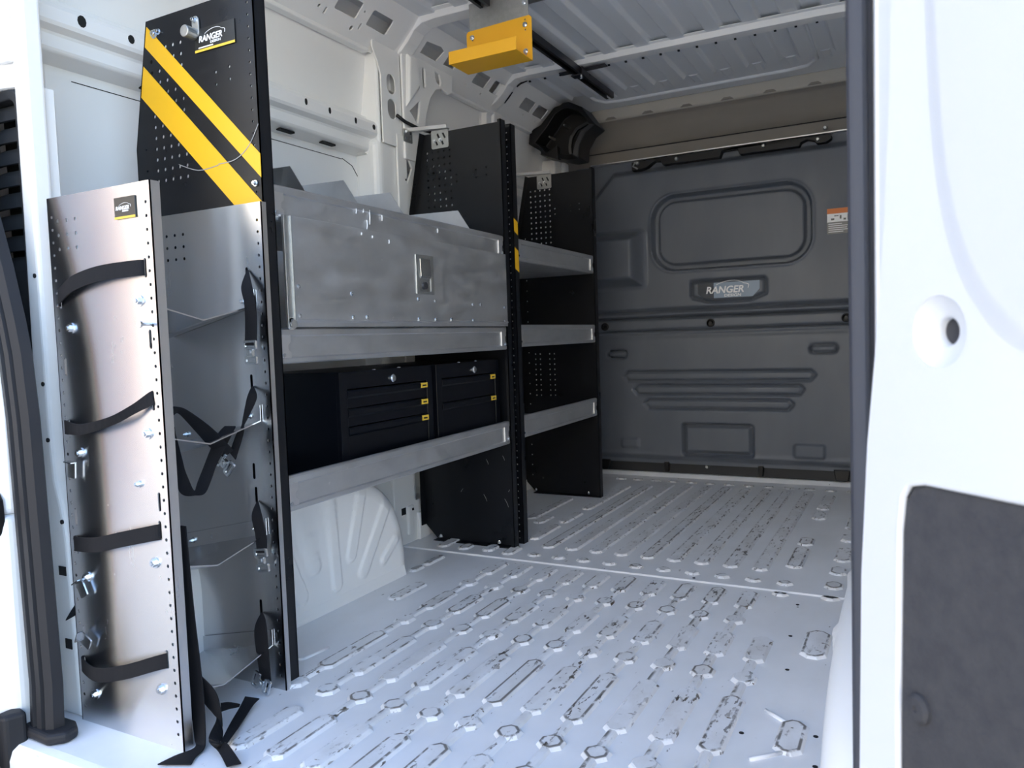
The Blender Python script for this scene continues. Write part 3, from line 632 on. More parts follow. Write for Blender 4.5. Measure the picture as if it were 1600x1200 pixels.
# dished hole
b = MB(); rr = [(0.0275, -0.0005), (0.024, -0.003), (0.018, -0.0065), (0.0125, -0.0075), (0.0105, -0.009), (0.010, -0.016)]
b.loft([[(0.0975 + r * math.cos(2 * math.pi * k / 28), n, 0.7135 + r * math.sin(2 * math.pi * k / 28)) for k in range(28)] for r, n in rr], caps=False); dplace(b).build('dish', 'door_white_dimmed', door, smooth=True)
b = MB(); b.cyl((0.0975, -0.015, 0.7135), (0.0975, -0.0165, 0.7135), 0.0105, 16); dplace(b).build('dish_hole', 'slot_steel', door)
# raised upper field of the door, curved edge
arc = [(0.085, 1.25), (0.083, 1.0), (0.087, 0.90), (0.096, 0.82), (0.112, 0.765), (0.135, 0.728), (0.17, 0.70), (0.25, 0.68), (0.86, 0.66), (0.86, 1.25)]
def spl(P, k=6):
    o = []
    for i in range(len(P) - 1):
        a, b_, c, d = [Vector(P[max(0, min(len(P) - 1, q))]) for q in (i - 1, i, i + 1, i + 2)]
        o += [tuple(0.5 * ((2 * b_) + (c - a) * t + (2 * a - 5 * b_ + 4 * c - d) * t * t + (3 * b_ - a - 3 * c + d) * t ** 3)) for t in [q / k for q in range(k)]]
    return o + [tuple(P[-1])]
arc = spl(arc[:9]) + [(0.86, 1.25)]
arc2 = [(s + 0.016 if s < 0.8 else s, z + 0.012 if z < 1.2 else z) for s, z in arc]
b = MB(); b.loft([[(a[0] + (c[0] - a[0]) * t, h, a[1] + (c[1] - a[1]) * t) for a, c in zip(arc, arc2)] for t, h in ((0, 0.0002), (0.2, 0.0008), (0.5, 0.0022), (0.8, 0.0036), (1.0, 0.0042))]); dplace(b).build('raised_field', 'door_white_dimmed', door, smooth=30)
for s, z in ((0.0755, 0.418), (0.182, 0.577), (0.19, 0.2)):
    b = MB(); b.loft([[(s + r * math.cos(2 * math.pi * k / 20), n, z + r * math.sin(2 * math.pi * k / 20)) for k in range(20)] for r, n in ((0.0115, -0.003), (0.0115, 0.000), (0.009, 0.0025), (0.003, 0.003), (0.0015, 0.001))]); dplace(b).build('push_pin', 'carpet_board', door, smooth=40)

# ================================================================== PARTITION
pa = thing('bulkhead_partition', (-0.787, 3.70, 0.03), 'black moulded plastic bulkhead partition with blanked window', 'partition')
def sd_rrect(X, Z, x0, x1, z0, z1, r):
    qx = np.abs(X - (x0 + x1) / 2) - ((x1 - x0) / 2 - r); qz = np.abs(Z - (z0 + z1) / 2) - ((z1 - z0) / 2 - r)
    return np.hypot(np.maximum(qx, 0), np.maximum(qz, 0)) + np.minimum(np.maximum(qx, qz), 0) - r
def sd_poly(X, Z, P):
    P = np.array(P); d = np.full(X.shape, 1e9); inside = np.zeros(X.shape, bool); n = len(P)
    for i in range(n):
        a, b = P[i], P[(i + 1) % n]; e = b - a; wx, wz = X - a[0], Z - a[1]
        t = np.clip((wx * e[0] + wz * e[1]) / (e @ e), 0, 1); d = np.minimum(d, np.hypot(wx - t * e[0], wz - t * e[1]))
        c1 = (a[1] <= Z) != (b[1] <= Z)
        with np.errstate(divide='ignore', invalid='ignore'): xi = a[0] + (Z - a[1]) / (e[1] if e[1] else 1e-12) * e[0]
        inside ^= c1 & (X < xi)
    return np.where(inside, -d, d)
def sm(v, a, b): t = np.clip((v - a) / (b - a), 0, 1); return t * t * (3 - 2 * t)
def partition():
    x = np.arange(-1.545, -0.02, 0.0052); z = np.concatenate([np.arange(0.072, 1.565, 0.0048)])
    X, Z = np.meshgrid(x, z)
    body = sd_poly(X, Z, [(-1.47, 0.10), (-0.10, 0.10), (-0.10, 1.38), (-0.235, 1.515), (-1.34, 1.512), (-1.455, 1.39)])
    h = 0.030 * sm(-body, -0.012, 0.02)
    w = sd_rrect(X, Z, -1.146, -0.415, 1.014, 1.374, 0.115)
    h -= 0.040 * sm(-w, -0.002, 0.008) - 0.022 * sm(-w, 0.026, 0.036) - 0.004 * np.exp(-((w - 0.006) / 0.006) ** 2)
    logo = sd_poly(X, Z, [(-0.957, 0.955), (-0.625, 0.955), (-0.617, 0.945), (-0.617, 0.885), (-0.690, 0.858), (-0.880, 0.858), (-0.950, 0.880), (-0.957, 0.888)])
    h -= 0.016 * np.exp(-((logo) / 0.007) ** 2)
    h -= 0.020 * np.exp(-((Z - 0.826) / 0.009) ** 2) + 0.024 * np.exp(-((Z - 0.792) / 0.007) ** 2) + 0.016 * np.exp(-((Z - 0.730) / 0.006) ** 2) + 0.006 * np.exp(-((Z - 0.705) / 0.012) ** 2)
    for x0, x1, zz in ((-1.388, -1.295, 0.617), (-0.426, -0.317, 0.624)):
        q = sd_rrect(X, Z, x0, x1, zz - 0.017, zz + 0.017, 0.016); h -= 0.018 * (np.exp(-(q / 0.0055) ** 2))
    for x0, x1, zz in ((-1.306, -0.407, 0.504), (-1.255, -0.457, 0.437), (-1.202, -0.503, 0.368)):
        q = sd_poly(X, Z, [(x0, zz + 0.004), (x0 + 0.018, zz + 0.023), (x1 - 0.018, zz + 0.023), (x1, zz + 0.004), (x1 - 0.020, zz - 0.021), (x0 + 0.020, zz - 0.021)])
        h -= 0.014 * np.exp(-(q / 0.0058) ** 2) + 0.004 * sm(-q, 0, 0.01)
    q = sd_rrect(X, Z, -1.022, -0.675, 0.115, 0.280, 0.022); h -= 0.028 * sm(-q, 0.0, 0.012) - 0.016 * sm(-q, 0.012, 0.03)
    for x0, x1, z0, z1 in ((-1.325, -1.235, 0.150, 0.195), (-0.498, -0.370, 0.130, 0.190)):
        q = sd_rrect(X, Z, x0, x1, z0, z1, 0.01); h += 0.012 * sm(-q, -0.006, 0.006)
    q = sd_rrect(X, Z, -1.60, -1.176, 0.938, 1.228, 0.03); h += 0.085 * sm(-q, 0.004, 0.060) + 0.006 * sm(-q, -0.004, 0.004)
    q = sd_rrect(X, Z, -0.40, 0.3, 0.938, 1.228, 0.03) * 0 + 1
    h += 0.012 * sm(Z, 0.14, 0.09)
    Y = 3.70 - h
    vs = np.stack([X, Y, Z], -1).reshape(-1, 3); nz, nx = X.shape; idx = np.arange(nz * nx).reshape(nz, nx)
    fs = np.stack([idx[:-1, :-1], idx[:-1, 1:], idx[1:, 1:], idx[1:, :-1]], -1).reshape(-1, 4)
    b = MB(); b.v = [tuple(p) for p in vs.tolist()]; b.f = [tuple(p) for p in fs.tolist()]
    # rim back to the wall so the moulding is a solid
    n0 = len(b.v); rim = list(idx[0, :]) + list(idx[1:, -1]) + list(idx[-1, ::-1][1:]) + list(idx[::-1, 0][1:-1])
    b.v += [(b.v[i][0], 3.735, b.v[i][2]) for i in rim]; k = len(rim)
    b.f += [(rim[i], n0 + i, n0 + (i + 1) % k, rim[(i + 1) % k]) for i in range(k)]
    return b
partition().build('panel', 'partition_plastic', pa, smooth=60)
m = MB(); m.prism([(-0.925, 0.945), (-0.640, 0.945), (-0.640, 0.905), (-0.672, 0.872), (-0.895, 0.872), (-0.925, 0.895)], 'y', 3.666, 3.671); badge = m.build('badge', 'decal_navy', pa)
m = MB(); m.prism([(-0.850, 0.9445), (-0.6405, 0.9445), (-0.6405, 0.906), (-0.672, 0.8725), (-0.850, 0.8725)], 'y', 3.6652, 3.6662); m.build('badge_field', 'decal_silver', badge)
def logo(parent, x0, y, z0, k, mat='decal_white'):
    """van-roof swoosh over the wordmark; k = cap height scale"""
    text('RANGER', 0.050 * k, mat, parent, (x0, y, z0), (1, 0, 0), (0, 0, 1), shear=0.2, sx=1.0, bold=0.0012 * k)
    text('DESIGN', 0.020 * k, mat, parent, (x0 + 0.095 * k, y, z0 - 0.020 * k), (1, 0, 0), (0, 0, 1), shear=0.1, sx=1.25, bold=0.0004 * k)
    P = [(0.055, 0.044), (0.080, 0.054), (0.115, 0.062), (0.150, 0.063), (0.180, 0.056), (0.195, 0.047), (0.212, 0.044), (0.222, 0.036), (0.219, 0.020)]
    b = MB(); L = [(x0 + p[0] * k, y, z0 + p[1] * k) for p in P]; R = [(a[0] + (0.0 if i < 6 else -0.0032 * k), y, a[2] - (0.0024 if i < 7 else 0.001) * k) for i, a in enumerate(L)]
    b.ribbon(L, R, 0.0008); b.build('swoosh', mat, parent)
logo(badge, -0.888, 3.6645, 0.895, 0.90)
# top mounting strip, rail edge and fixings
b = MB(); top = [(-1.235, 1.512), (-1.235, 1.552), (-1.17, 1.556), (-0.36, 1.556), (-0.33, 1.552), (-0.33, 1.535), (-0.352, 1.522), (-0.39, 1.522), (-0.40, 1.535), (-0.43, 1.545), (-0.455, 1.535), (-0.462, 1.520), (-0.72, 1.520), (-0.73, 1.545), (-0.76, 1.552), (-0.80, 1.545), (-0.81, 1.520), (-1.08, 1.520), (-1.09, 1.540), (-1.12, 1.545), (-1.16, 1.52), (-1.20, 1.512)]
b.prism(top, 'y', 3.655, 3.70); b.build('mounting_strip', 'black_plastic', pa, bevel=0.003)
b = MB(); b.box(-1.455, -0.05, 3.668, 3.708, 1.5635, 1.5685); b.build('edge_rail', 'aluminium', pa)
for x, z in ((-1.012, 1.540), (-0.614, 1.543), (-0.385, 1.538), (-1.205, 1.545), (-0.355, 1.583)):
    b = MB(); b.cyl((x, 3.656, z), (x, 3.645, z), 0.010, 12, 0.006); b.build('fixing', 'zinc_dull', pa)
b = MB(); b.tube([(-1.215, 3.65, 1.55), (-1.225, 3.645, 1.53), (-1.20, 3.645, 1.515)], 0.004, 8); b.build('wire_hook', 'zinc_dull', pa)
for x in (-0.868, -0.277, -1.40):
    b = MB(); b.loft([[(x + r * math.cos(2 * math.pi * k / 20), y, 0.757 + r * math.sin(2 * math.pi * k / 20)) for k in range(20)] for r, y in ((0.020, 3.684), (0.020, 3.666), (0.015, 3.664), (0.013, 3.670), (0.009, 3.670), (0.008, 3.664), (0.004, 3.664))]); b.build('fixing', 'black_plastic', pa, smooth=40)
# warning sticker
b = MB(); b.prism(rrect(-0.352, -0.255, 1.125, 1.235, 0.003, 2), 'y', 3.6675, 3.6695); stk = b.build('sticker', 'decal_grey', pa)
b = MB(); b.box(-0.351, -0.256, 3.6667, 3.6676, 1.212, 1.2345); b.build('sticker_band', 'decal_orange', stk)
b = MB(); b.box(-0.351, -0.256, 3.6667, 3.6676, 1.176, 1.212); b.build('sticker_field', 'decal_white', stk)
for k, w in enumerate((0.055, 0.08, 0.075, 0.08, 0.06)):
    b = MB(); b.box(-0.346, -0.346 + w, 3.6665, 3.6676, 1.166 - 0.0085 * k, 1.169 - 0.0085 * k); b.build('sticker_line', 'decal_white', stk)
for x0, z0, x1, z1 in ((-0.335, 1.184, -0.322, 1.192), (-0.322, 1.200, -0.305, 1.204), (-0.300, 1.188, -0.293, 1.203), (-0.285, 1.182, -0.275, 1.190), (-0.268, 1.180, -0.264, 1.206)):
    b = MB(); b.box(x0, x1, 3.6662, 3.6668, z0, z1); b.build('sticker_mark', 'decal_black', stk)
# skirt and feet under the panel
b = MB(); b.box(-1.54, -0.03, 3.705, 3.72, 0.024, 0.078); b.build('skirt', 'vent_plastic', pa)
for x in (-1.43, -1.10, -0.65, -0.30):
    w = 0.035 if x in (-1.43, -0.30) else 0.012
    b = MB(); b.prism([(x - w, 0.08), (x + w, 0.08), (x + w * 0.7, 0.03), (x - w * 0.7, 0.03)], 'y', 3.675, 3.71); b.build('foot', 'black_plastic', pa, bevel=0.003)
b = MB(); b.cyl((-0.905, 3.705, 0.062), (-0.905, 3.690, 0.062), 0.010, 12, 0.006); b.build('bottom_clip', 'zinc_dull', pa)

# corner cover, upper left front
cc = thing('corner_cover', (-1.48, 3.39, 1.53), 'black moulded plastic corner cover under the roof edge', 'cover')
def cfit(b):
    b.v = [(-0.05 + (x + 0.05) * 0.968, y - 0.11, 0.74 + (z - 0.74) * 0.966) for x, y, z in b.v]; return b
out = [(-1.700, 1.672), (-1.690, 1.735), (-1.632, 1.755), (-1.556, 1.828), (-1.521, 1.834), (-1.510, 1.842), (-1.480, 1.842), (-1.412, 1.806), (-1.374, 1.750), (-1.344, 1.712), (-1.392, 1.684), (-1.428, 1.630), (-1.434, 1.569), (-1.489, 1.567), (-1.632, 1.607), (-1.636, 1.629)]
inn = [(-1.655, 1.672), (-1.628, 1.700), (-1.598, 1.728), (-1.545, 1.790), (-1.520, 1.802), (-1.505, 1.808), (-1.478, 1.808), (-1.425, 1.785), (-1.390, 1.745), (-1.372, 1.716), (-1.420, 1.688), (-1.450, 1.635), (-1.460, 1.590), (-1.489, 1.590), (-1.600, 1.618), (-1.620, 1.640)]
b = MB(); b.loft([[(x, 3.60, z) for x, z in out], [(x, 3.47, z) for x, z in out], [(x * 0.995 - 0.0076, 3.455, z) for x, z in inn], [(x * 0.96 - 0.061, 3.56, z * 0.98 + 0.034) for x, z in inn]]); cfit(b).build('shell', 'black_plastic', cc, bevel=0.004, smooth=45)
b = MB(); b.sweep([(-0.012, 0), (-0.008, 0.012), (0.008, 0.012), (0.012, 0)], [(-1.487, 3.50, 1.572), (-1.490, 3.49, 1.63), (-1.478, 3.485, 1.675), (-1.445, 3.48, 1.712), (-1.38, 3.475, 1.732)], (0, 1, 0)); cfit(b).build('rib', 'black_plastic', cc, smooth=40)
b = MB(); b.prism([(-1.636, 1.612), (-1.560, 1.580), (-1.535, 1.572), (-1.540, 1.640), (-1.575, 1.625), (-1.60, 1.612)], 'y', 3.455, 3.49); cfit(b).build('tab', 'black_plastic', cc, bevel=0.004)
for x, z in ((-1.52, 1.745), (-1.60, 1.70)):
    b = MB(); b.cyl((x, 3.56, z), (x, 3.50, z), 0.008, 10, 0.004); cfit(b).build('fixing', 'zinc_dull', cc)

# ================================================================== SHELVING
XF = lambda y: -1.180 - 0.030 * (y - 1.19)
def end_panel(root, y, d, label=None, hole_cols=5, behind=False):
    """bent sheet upright: face at y, flanges turned towards d (+1 / -1)"""
    xf = XF(y); o = lambda a, z: (xf - a, z)
    outline = [o(0, 0), o(0, 1.44), o(0.322, 1.44), o(0.378, 1.17), o(0.380, 0.05), o(0.330, 0.0)]
    holes = []
    for c in range(hole_cols):
        for r in range(13):
            hx, hz = xf - 0.217 - 0.0236 * c, 1.375 - 0.0236 * r
            if behind:      # its grid is staggered against the neighbour's, so only diagonal runs of holes line up
                if (r + 1) - (4 - c) not in (1, 2, 5, 6, 7): continue
                hx, hz = hx + 0.0012 - 0.0255 + 0.0236 * 0, hz + 0.0098
            holes.append(ngon(hx, hz, 0.0062 if behind else 0.0043))
        for r in range(0): holes.append(ngon(xf - 0.217 - 0.0236 * c, 1.375 - 0.0236 * r, 0.0043))
        if c in (0, 1, 3, 4):
            for r in range(9): holes.append(ngon(xf - 0.217 - 0.0236 * c, 0.64 - 0.0236 * r, 0.0034, 6))
    for r in range(24): holes.append(ngon(xf - 0.345, 0.08 + 0.0472 * r, 0.003, 6))
    for r in range(2): holes.append(ngon(xf - 0.193, 1.287 - 0.0236 * r, 0.0034))
    for a, z in ((0.115, 1.293), (0.075, 1.297), (0.115, 1.268), (0.075, 1.272)): holes.append(ngon(xf - a, z, 0.0034))
    for r in range(60): holes.append(ngon(xf - 0.0165, 0.02 + 0.0236 * r, 0.0028, 6))
    b = MB(); b.plate(outline, holes, 'y', y if d > 0 else y - 0.0025, 0.0025)
    ya, yb = (y, y + 0.032) if d > 0 else (y - 0.032, y)
    b.box(xf - 0.0025, xf, ya, yb, 0.0, 1.44)
    b.box(xf - 0.012, xf, (yb - 0.0025) if d > 0 else ya, yb if d > 0 else ya + 0.0025, 0.0, 1.44)
    ri = [o(0.380, 0.05), o(0.378, 1.17), o(0.322, 1.44), o(0.3195, 1.44), o(0.3755, 1.17), o(0.3775, 0.05)]
    b.prism(ri, 'y', ya, yb)
    b.box(xf - 0.33, xf, ya, yb, 0.0, 0.0025)
    p = b.build('end_panel', 'black_powder', root)
    if label: p['label'] = label
    return p
def shelf(root, y0, y1, z, depth=0.355, mat='aluminium_dull'):
    x0, x1 = XF(y0) - 0.012, XF(y1) - 0.008
    lip = [(0, 0.0), (0.0035, 0.003), (0.0035, 0.011), (0, 0.014), (0, 0.058), (0.0035, 0.061), (0.0035, 0.073), (0.001, 0.077), (-0.010, 0.077), (-0.010, 0.0735), (-0.0035, 0.0735), (-0.0035, 0.0035), (-depth, 0.0035), (-depth, 0.05), (-depth - 0.002, 0.05), (-depth - 0.002, 0.0)]
    b = MB(); b.loft([[(xx + a, yy, z + c) for a, c in lip] for xx, yy in ((x0, y0), (x1, y1))]); s = b.build('shelf', mat, root)
    for yy, xx, sg in ((y1 - 0.004, x1, -1), (y0 + 0.004, x0, 1)):
        c = MB(); ya, yb = sorted((yy, yy + sg * 0.030))
        c.prism([(ya, z + 0.012), (ya, z + 0.062), (yb, z + 0.062), (yb, z + 0.046), (yb + sg * 0.0 - 0.008, z + 0.040), (yb - 0.008, z + 0.030), (yb, z + 0.024), (yb, z + 0.012)], 'x', xx + 0.0005, xx + 0.0045); c.build('end_clip', 'aluminium', s, bevel=0.001)
        c = MB(); c.cyl((xx + 0.004, yy + sg * 0.006, z + 0.018), (xx + 0.008, yy + sg * 0.006, z + 0.018), 0.004, 8); c.build('clip_screw', 'zinc', s)
    return s
def wall_stay(root, y, x, z, xw):
    """zinc angle and slotted plate that ties an upright to the van wall"""
    b = MB(); b.plate(rrect(x, x + 0.070, z - 0.062, z, 0.006, 3), [[(x + 0.022, z - 0.014), (x + 0.028, z - 0.010), (x + 0.036, z - 0.026), (x + 0.030, z - 0.030)], [(x + 0.044, z - 0.012), (x + 0.051, z - 0.010), (x + 0.060, z - 0.028), (x + 0.054, z - 0.032)], [(x + 0.016, z - 0.040), (x + 0.022, z - 0.036), (x + 0.028, z - 0.050), (x + 0.021, z - 0.052)], [(x + 0.040, z - 0.040), (x + 0.046, z - 0.036), (x + 0.052, z - 0.050), (x + 0.045, z - 0.052)]], 'y', y - 0.006, 0.003); p = b.build('stay_plate', 'zinc_dull', root)
    inst(BOLT_S, 'bolt', (x + 0.014, y - 0.006, z - 0.036), p); inst(BOLT_S, 'bolt', (x + 0.037, y - 0.006, z - 0.034), p)
    b = MB(); b.prism([(0, 0), (0.022, 0), (0.022, 0.003), (0.003, 0.003), (0.003, 0.012), (0, 0.012)], 'x', xw, x + 0.071)
    b.v = [(p_[0], y - 0.006 + p_[1] - 0.012, z + p_[2] + (0.012 * (x + 0.071 - p_[0]) / (x + 0.071 - xw))) for p_ in b.v]; b.build('stay_bar', 'aluminium', root)
    return p

ua = thing('shelving_unit', (-1.36, 1.74, 0.0), 'black steel and aluminium shelving unit with yellow stripes and drop door', 'shelving')
P1 = end_panel(ua, 1.170, 1, 'perforated black end panel with two yellow diagonal stripes')
P2 = end_panel(ua, 2.302, -1)
SH = [shelf(ua, 1.204, 2.268, z) for z in (0.362, 0.680, 0.980)]
# stripes on the rear end panel: cut to the sheet outline, 0.6 mm vinyl
def stripe(poly): 
    b = MB(); b.prism(poly, 'y', 1.1688, 1.1699); return b.build('stripe', 'yellow_vinyl', P1)
stripe([(-1.4985, 1.428), (-1.5075, 1.386), (-1.180, 1.062), (-1.180, 1.110)])
stripe([(-1.5160, 1.346), (-1.5295, 1.281), (-1.245, 1.000), (-1.180, 0.938), (-1.180, 1.012)])
for (pts) in ([(-1.30, 1.105), (-1.25, 1.108), (-1.21, 1.13), (-1.18, 1.17)], [(-1.42, 1.12), (-1.36, 1.10), (-1.30, 1.103)]):
    b = MB(); b.ribbon([(x, 1.1684, z) for x, z in pts], [(x + 0.0006, 1.1684, z - 0.0018) for x, z in pts], 0.0006); b.build('scuff', 'scuff', P1)
# maker plate
b = MB(); b.prism([(-1.348, 1.341), (-1.231, 1.341), (-1.231, 1.388), (-1.348, 1.388)], 'y', 1.1675, 1.1699); plq = b.build('maker_plate', 'decal_black', P1)
logo(plq, -1.336, 1.167, 1.360, 0.355)
b = MB(); b.box(-1.348, -1.231, 1.1668, 1.1676, 1.3405, 1.3455); b.build('plate_band', 'label_yellow', plq)
b = MB(); b.box(-1.337, -1.294, 1.1668, 1.1676, 1.3475, 1.3500); b.build('plate_line', 'decal_white', plq)
# pipe clamp and bolts
b = MB(); b.prism(rrect(-1.352, -1.332, 1.372, 1.416, 0.009, 5), 'y', 1.165, 1.169); cl = b.build('clamp', 'zinc_dull', P1, bevel=0.001)
b = MB(); b.cyl((-1.347, 1.167, 1.379), (-1.347, 1.140, 1.379), 0.0125, 18); b.build('clamp_loop', 'zinc_dull', cl, bevel=0.002)
inst(BOLT_S, 'bolt', (-1.342, 1.165, 1.407), cl)
inst(BOLT, 'bolt', (-1.473, 1.169, 1.407), P1); inst(BOLT_S, 'bolt', (-1.459, 1.169, 1.409), P1); inst(BOLT_S, 'bolt', (-1.196, 1.169, 1.052), P1)
# dividers on the top shelf
for y in (1.320, 1.508, 1.705, 2.068):
    b = MB(); x = XF(y) - 0.018
    b.prism([(x, 0.984), (x, 1.057), (x - 0.042, 1.120), (x - 0.300, 1.126), (x - 0.340, 1.126), (x - 0.340, 0.984)], 'y', y, y + 0.002); b.build('divider', 'aluminium', ua)
# drop-down door
b = MB(); xd0, xd1 = XF(1.225) + 0.000, XF(2.262) + 0.004
b.loft([[(x + a, y, z) for a, z in ((0, 0.758), (0.0, 0.767), (0.003, 0.770), (0.003, 0.772), (0, 0.774), (0, 0.995), (-0.010, 0.995), (-0.010, 0.990), (-0.003, 0.990), (-0.003, 0.758))] for x, y in ((xd0, 1.222), (xd1, 2.266))]); dr = b.build('drop_door', 'aluminium_dull', ua, bevel=0.0008)
XD = lambda y: xd0 + (xd1 - xd0) * (y - 1.222) / (2.266 - 1.222)
for y, z in ((1.262, 0.845), (1.262, 0.782), (1.444, 0.836), (1.446, 0.780), (1.73, 0.832), (1.73, 0.778), (1.815, 0.829), (1.815, 0.778), (2.03, 0.824), (2.03, 0.776), (2.245, 0.820), (2.245, 0.774), (1.5, 0.781), (1.90, 0.778), (2.08, 0.826)):
    inst(RIVET, 'rivet', (XD(y), y, z), dr)
for y, z, L in ((1.487, 1.043, 0.012), (1.515, 1.046, 0.010), (1.540, 1.046, 0.035), (1.528, 1.020, 0.022), (1.592, 1.040, 0.014), (1.86, 1.036, 0.012), (1.492, 0.985, 0.006), (1.535, 0.982, 0.006), (1.605, 0.979, 0.010)):
    lipx = XF(y) - 0.012 + 0.0035 if z > 0.996 else XD(y)
    b = MB(); b.tube([(lipx + 0.0002, y, z), (lipx + 0.0006, y + 0.001, z - L * 0.5), (lipx + 0.0006, y - 0.001, z - L)], 0.0016, 6); b.build('paint_drip', 'decal_white', dr, smooth=True)
# hinge arm on the left edge of the door
b = MB(); b.prism([(0.003, 1.216), (0.003, 1.240), (0.010, 1.240), (0.010, 1.237), (0.006, 1.237), (0.006, 1.219), (0.010, 1.219), (0.010, 1.216)], 'z', 0.757, 0.993); b.v = [(XF(1.225) + p[0], p[1], p[2]) for p in b.v]; arm = b.build('door_arm', 'zinc_dull', dr, bevel=0.0008)
b = MB(); b.cyl((XF(1.225) + 0.004, 1.229, 0.764), (XF(1.225) + 0.014, 1.229, 0.764), 0.010, 6); b.cyl((XF(1.225) + 0.004, 1.229, 0.764), (XF(1.225) + 0.006, 1.229, 0.764), 0.013, 14); b.build('bolt', 'zinc', arm)
# paddle latch
xl = XD(1.765)
b = MB(); b.plate([(1.722, 0.846), (1.806, 0.846), (1.806, 0.952), (1.722, 0.952)], [rrect(1.737, 1.790, 0.853, 0.943, 0.004, 3)], 'x', xl, 0.004); lt = b.build('latch', 'zinc_dull', dr, bevel=0.001)
b = MB(); b.prism([(0, 0.942), (0.0055, 0.942), (0.0075, 0.895), (0.0045, 0.888), (0.0, 0.890)], 'y', 1.739, 1.788); b.v = [(xl + p[0], p[1], p[2]) for p in b.v]; b.build('paddle', 'zinc', lt, bevel=0.0008)
b = MB(); b.box(xl - 0.001, xl + 0.002, 1.738, 1.789, 0.853, 0.888); b.build('latch_dish', 'zinc', lt)
b = MB(); b.cyl((xl + 0.001, 1.762, 0.869), (xl + 0.006, 1.762, 0.869), 0.010, 16); b.build('key_lock', 'slot_steel', lt)
for x, z, dx, dz in ((-1.330, 0.300, 0.008, -0.018), (-1.345, 0.175, 0.012, -0.024), (-1.262, 0.165, 0.014, -0.028), (-1.265, 0.315, 0.008, -0.016), (-1.40, 0.33, -0.008, -0.012), (-1.43, 0.19, -0.008, -0.012), (-1.24, 0.20, -0.006, -0.010)):
    b = MB(); b.ribbon([(x, 2.2986, z), (x + dx * 0.6, 2.2986, z + dz * 0.5), (x + dx, 2.2986, z + dz)], [(x + 0.0014, 2.2986, z), (x + dx * 0.6 + 0.0016, 2.2986, z + dz * 0.5), (x + dx + 0.001, 2.2986, z + dz)], 0.0006); b.build('scuff', 'scuff', P2)
wall_stay(ua, 2.302, -1.503, 1.447, -1.600)

ub = thing('shelving_unit', (-1.40, 2.76, 0.0), 'black shelving unit with three empty aluminium shelves beside the partition', 'shelving')
P3 = end_panel(ub, 2.343, 1, behind=True); P4 = end_panel(ub, 3.170, -1)
for z in (0.366, 0.686, 0.984): shelf(ub, 2.378, 3.134, z)
for z0, z1 in ((1.075, 1.121), (0.948, 1.023)):
    b = MB(); x = XF(2.35); b.prism([(2.346, z0 + 0.006), (2.346, z1 + 0.004), (2.373, z1 - 0.008), (2.373, z0 - 0.006)], 'x', x - 0.0005, x + 0.0006); b.build('stripe', 'yellow_vinyl', P3)
wall_stay(ub, 3.170, -1.515, 1.442, -1.66)
for x, y in ((-1.52, 2.285), (-1.28, 2.285)):
    inst(hex_bolt_mesh('bolt', 0.006), 'bolt', (x, y, 0.012), ua, (math.pi / 2 * -1, 0, 0))
for x, y in ((-1.56, 3.15), (-1.30, 3.15)): inst(BOLT_S, 'bolt', (x, y, 0.012), ub, (-math.pi / 2, 0, 0))

# ================================================================== DRAWER CABINETS
def cabinet(y0, y1, drawers, lock, label, z0=0.368, z1=0.648):
    xf, xb = -1.247, -1.53
    r = thing('drawer_cabinet', ((xf + xb) / 2, (y0 + y1) / 2, z0), label, 'cabinet', 'black drawer cabinets on the lower shelf')
    b = MB(); b.plate([(y0, z0), (y1, z0), (y1, z1), (y0, z1)], [[(y0 + 0.028, z0 + 0.02), (y1 - 0.028, z0 + 0.02), (y1 - 0.028, 0.606), (y0 + 0.028, 0.606)]], 'x', xf - 0.012, 0.012)
    b.box(xb, xf - 0.011, y0, y0 + 0.002, z0, z1); b.box(xb, xf - 0.011, y1 - 0.002, y1, z0, z1); b.box(xb, xf - 0.011, y0, y1, z1 - 0.002, z1); b.box(xb, xb + 0.002, y0, y1, z0, z1)
    b.build('case', 'black_drawer', r, bevel=0.0012)
    for (a, c) in drawers:
        b = MB(); b.loft([[(xf + dx, yy, zz) for dx, zz in ((-0.010, a), (-0.002, a), (-0.002, c - 0.022), (0.001, c - 0.017), (0.002, c - 0.006), (-0.001, c - 0.001), (-0.010, c))] for yy in (y0 + 0.030, y1 - 0.030)]); d = b.build('drawer', 'black_drawer', r, bevel=0.0008)
        t = MB(); t.box(xf - 0.001, xf + 0.0035, y1 - 0.060, y1 - 0.030, c - 0.017, c - 0.003); lb = t.build('label', 'label_yellow', d)
        t = MB(); t.box(xf + 0.003, xf + 0.004, y1 - 0.055, y1 - 0.037, c - 0.0125, c - 0.0085); t.build('label_print', 'decal_black', lb)
    b = MB(); b.loft([[(xf + dx, lock + q * math.cos(2 * math.pi * k / 18), 0.622 + q * math.sin(2 * math.pi * k / 18)) for k in range(18)] for dx, q in ((0, 0.011), (0.004, 0.011), (0.007, 0.008), (0.0072, 0.002))]); b.build('lock', 'zinc', r, smooth=40)
    for t in (0.35, 0.62):
        inst(RIVET, 'rivet', (xf - 0.004, y0 + (y1 - y0) * t, z1), r, (0, -math.pi / 2, 0))
    return r
cabinet(1.455, 1.860, [(0.545, 0.603), (0.497, 0.555 - 0.0), (0.388, 0.509)][:1] + [(0.510, 0.555), (0.388, 0.508)] if False else [(0.558, 0.603), (0.512, 0.556), (0.390, 0.510)], 1.669, 'black steel cabinet with three labelled drawers, rear one of the pair')
cabinet(1.882, 2.262, [(0.534, 0.603), (0.390, 0.532)], 2.096, 'black steel cabinet with two labelled drawers, front one of the pair')

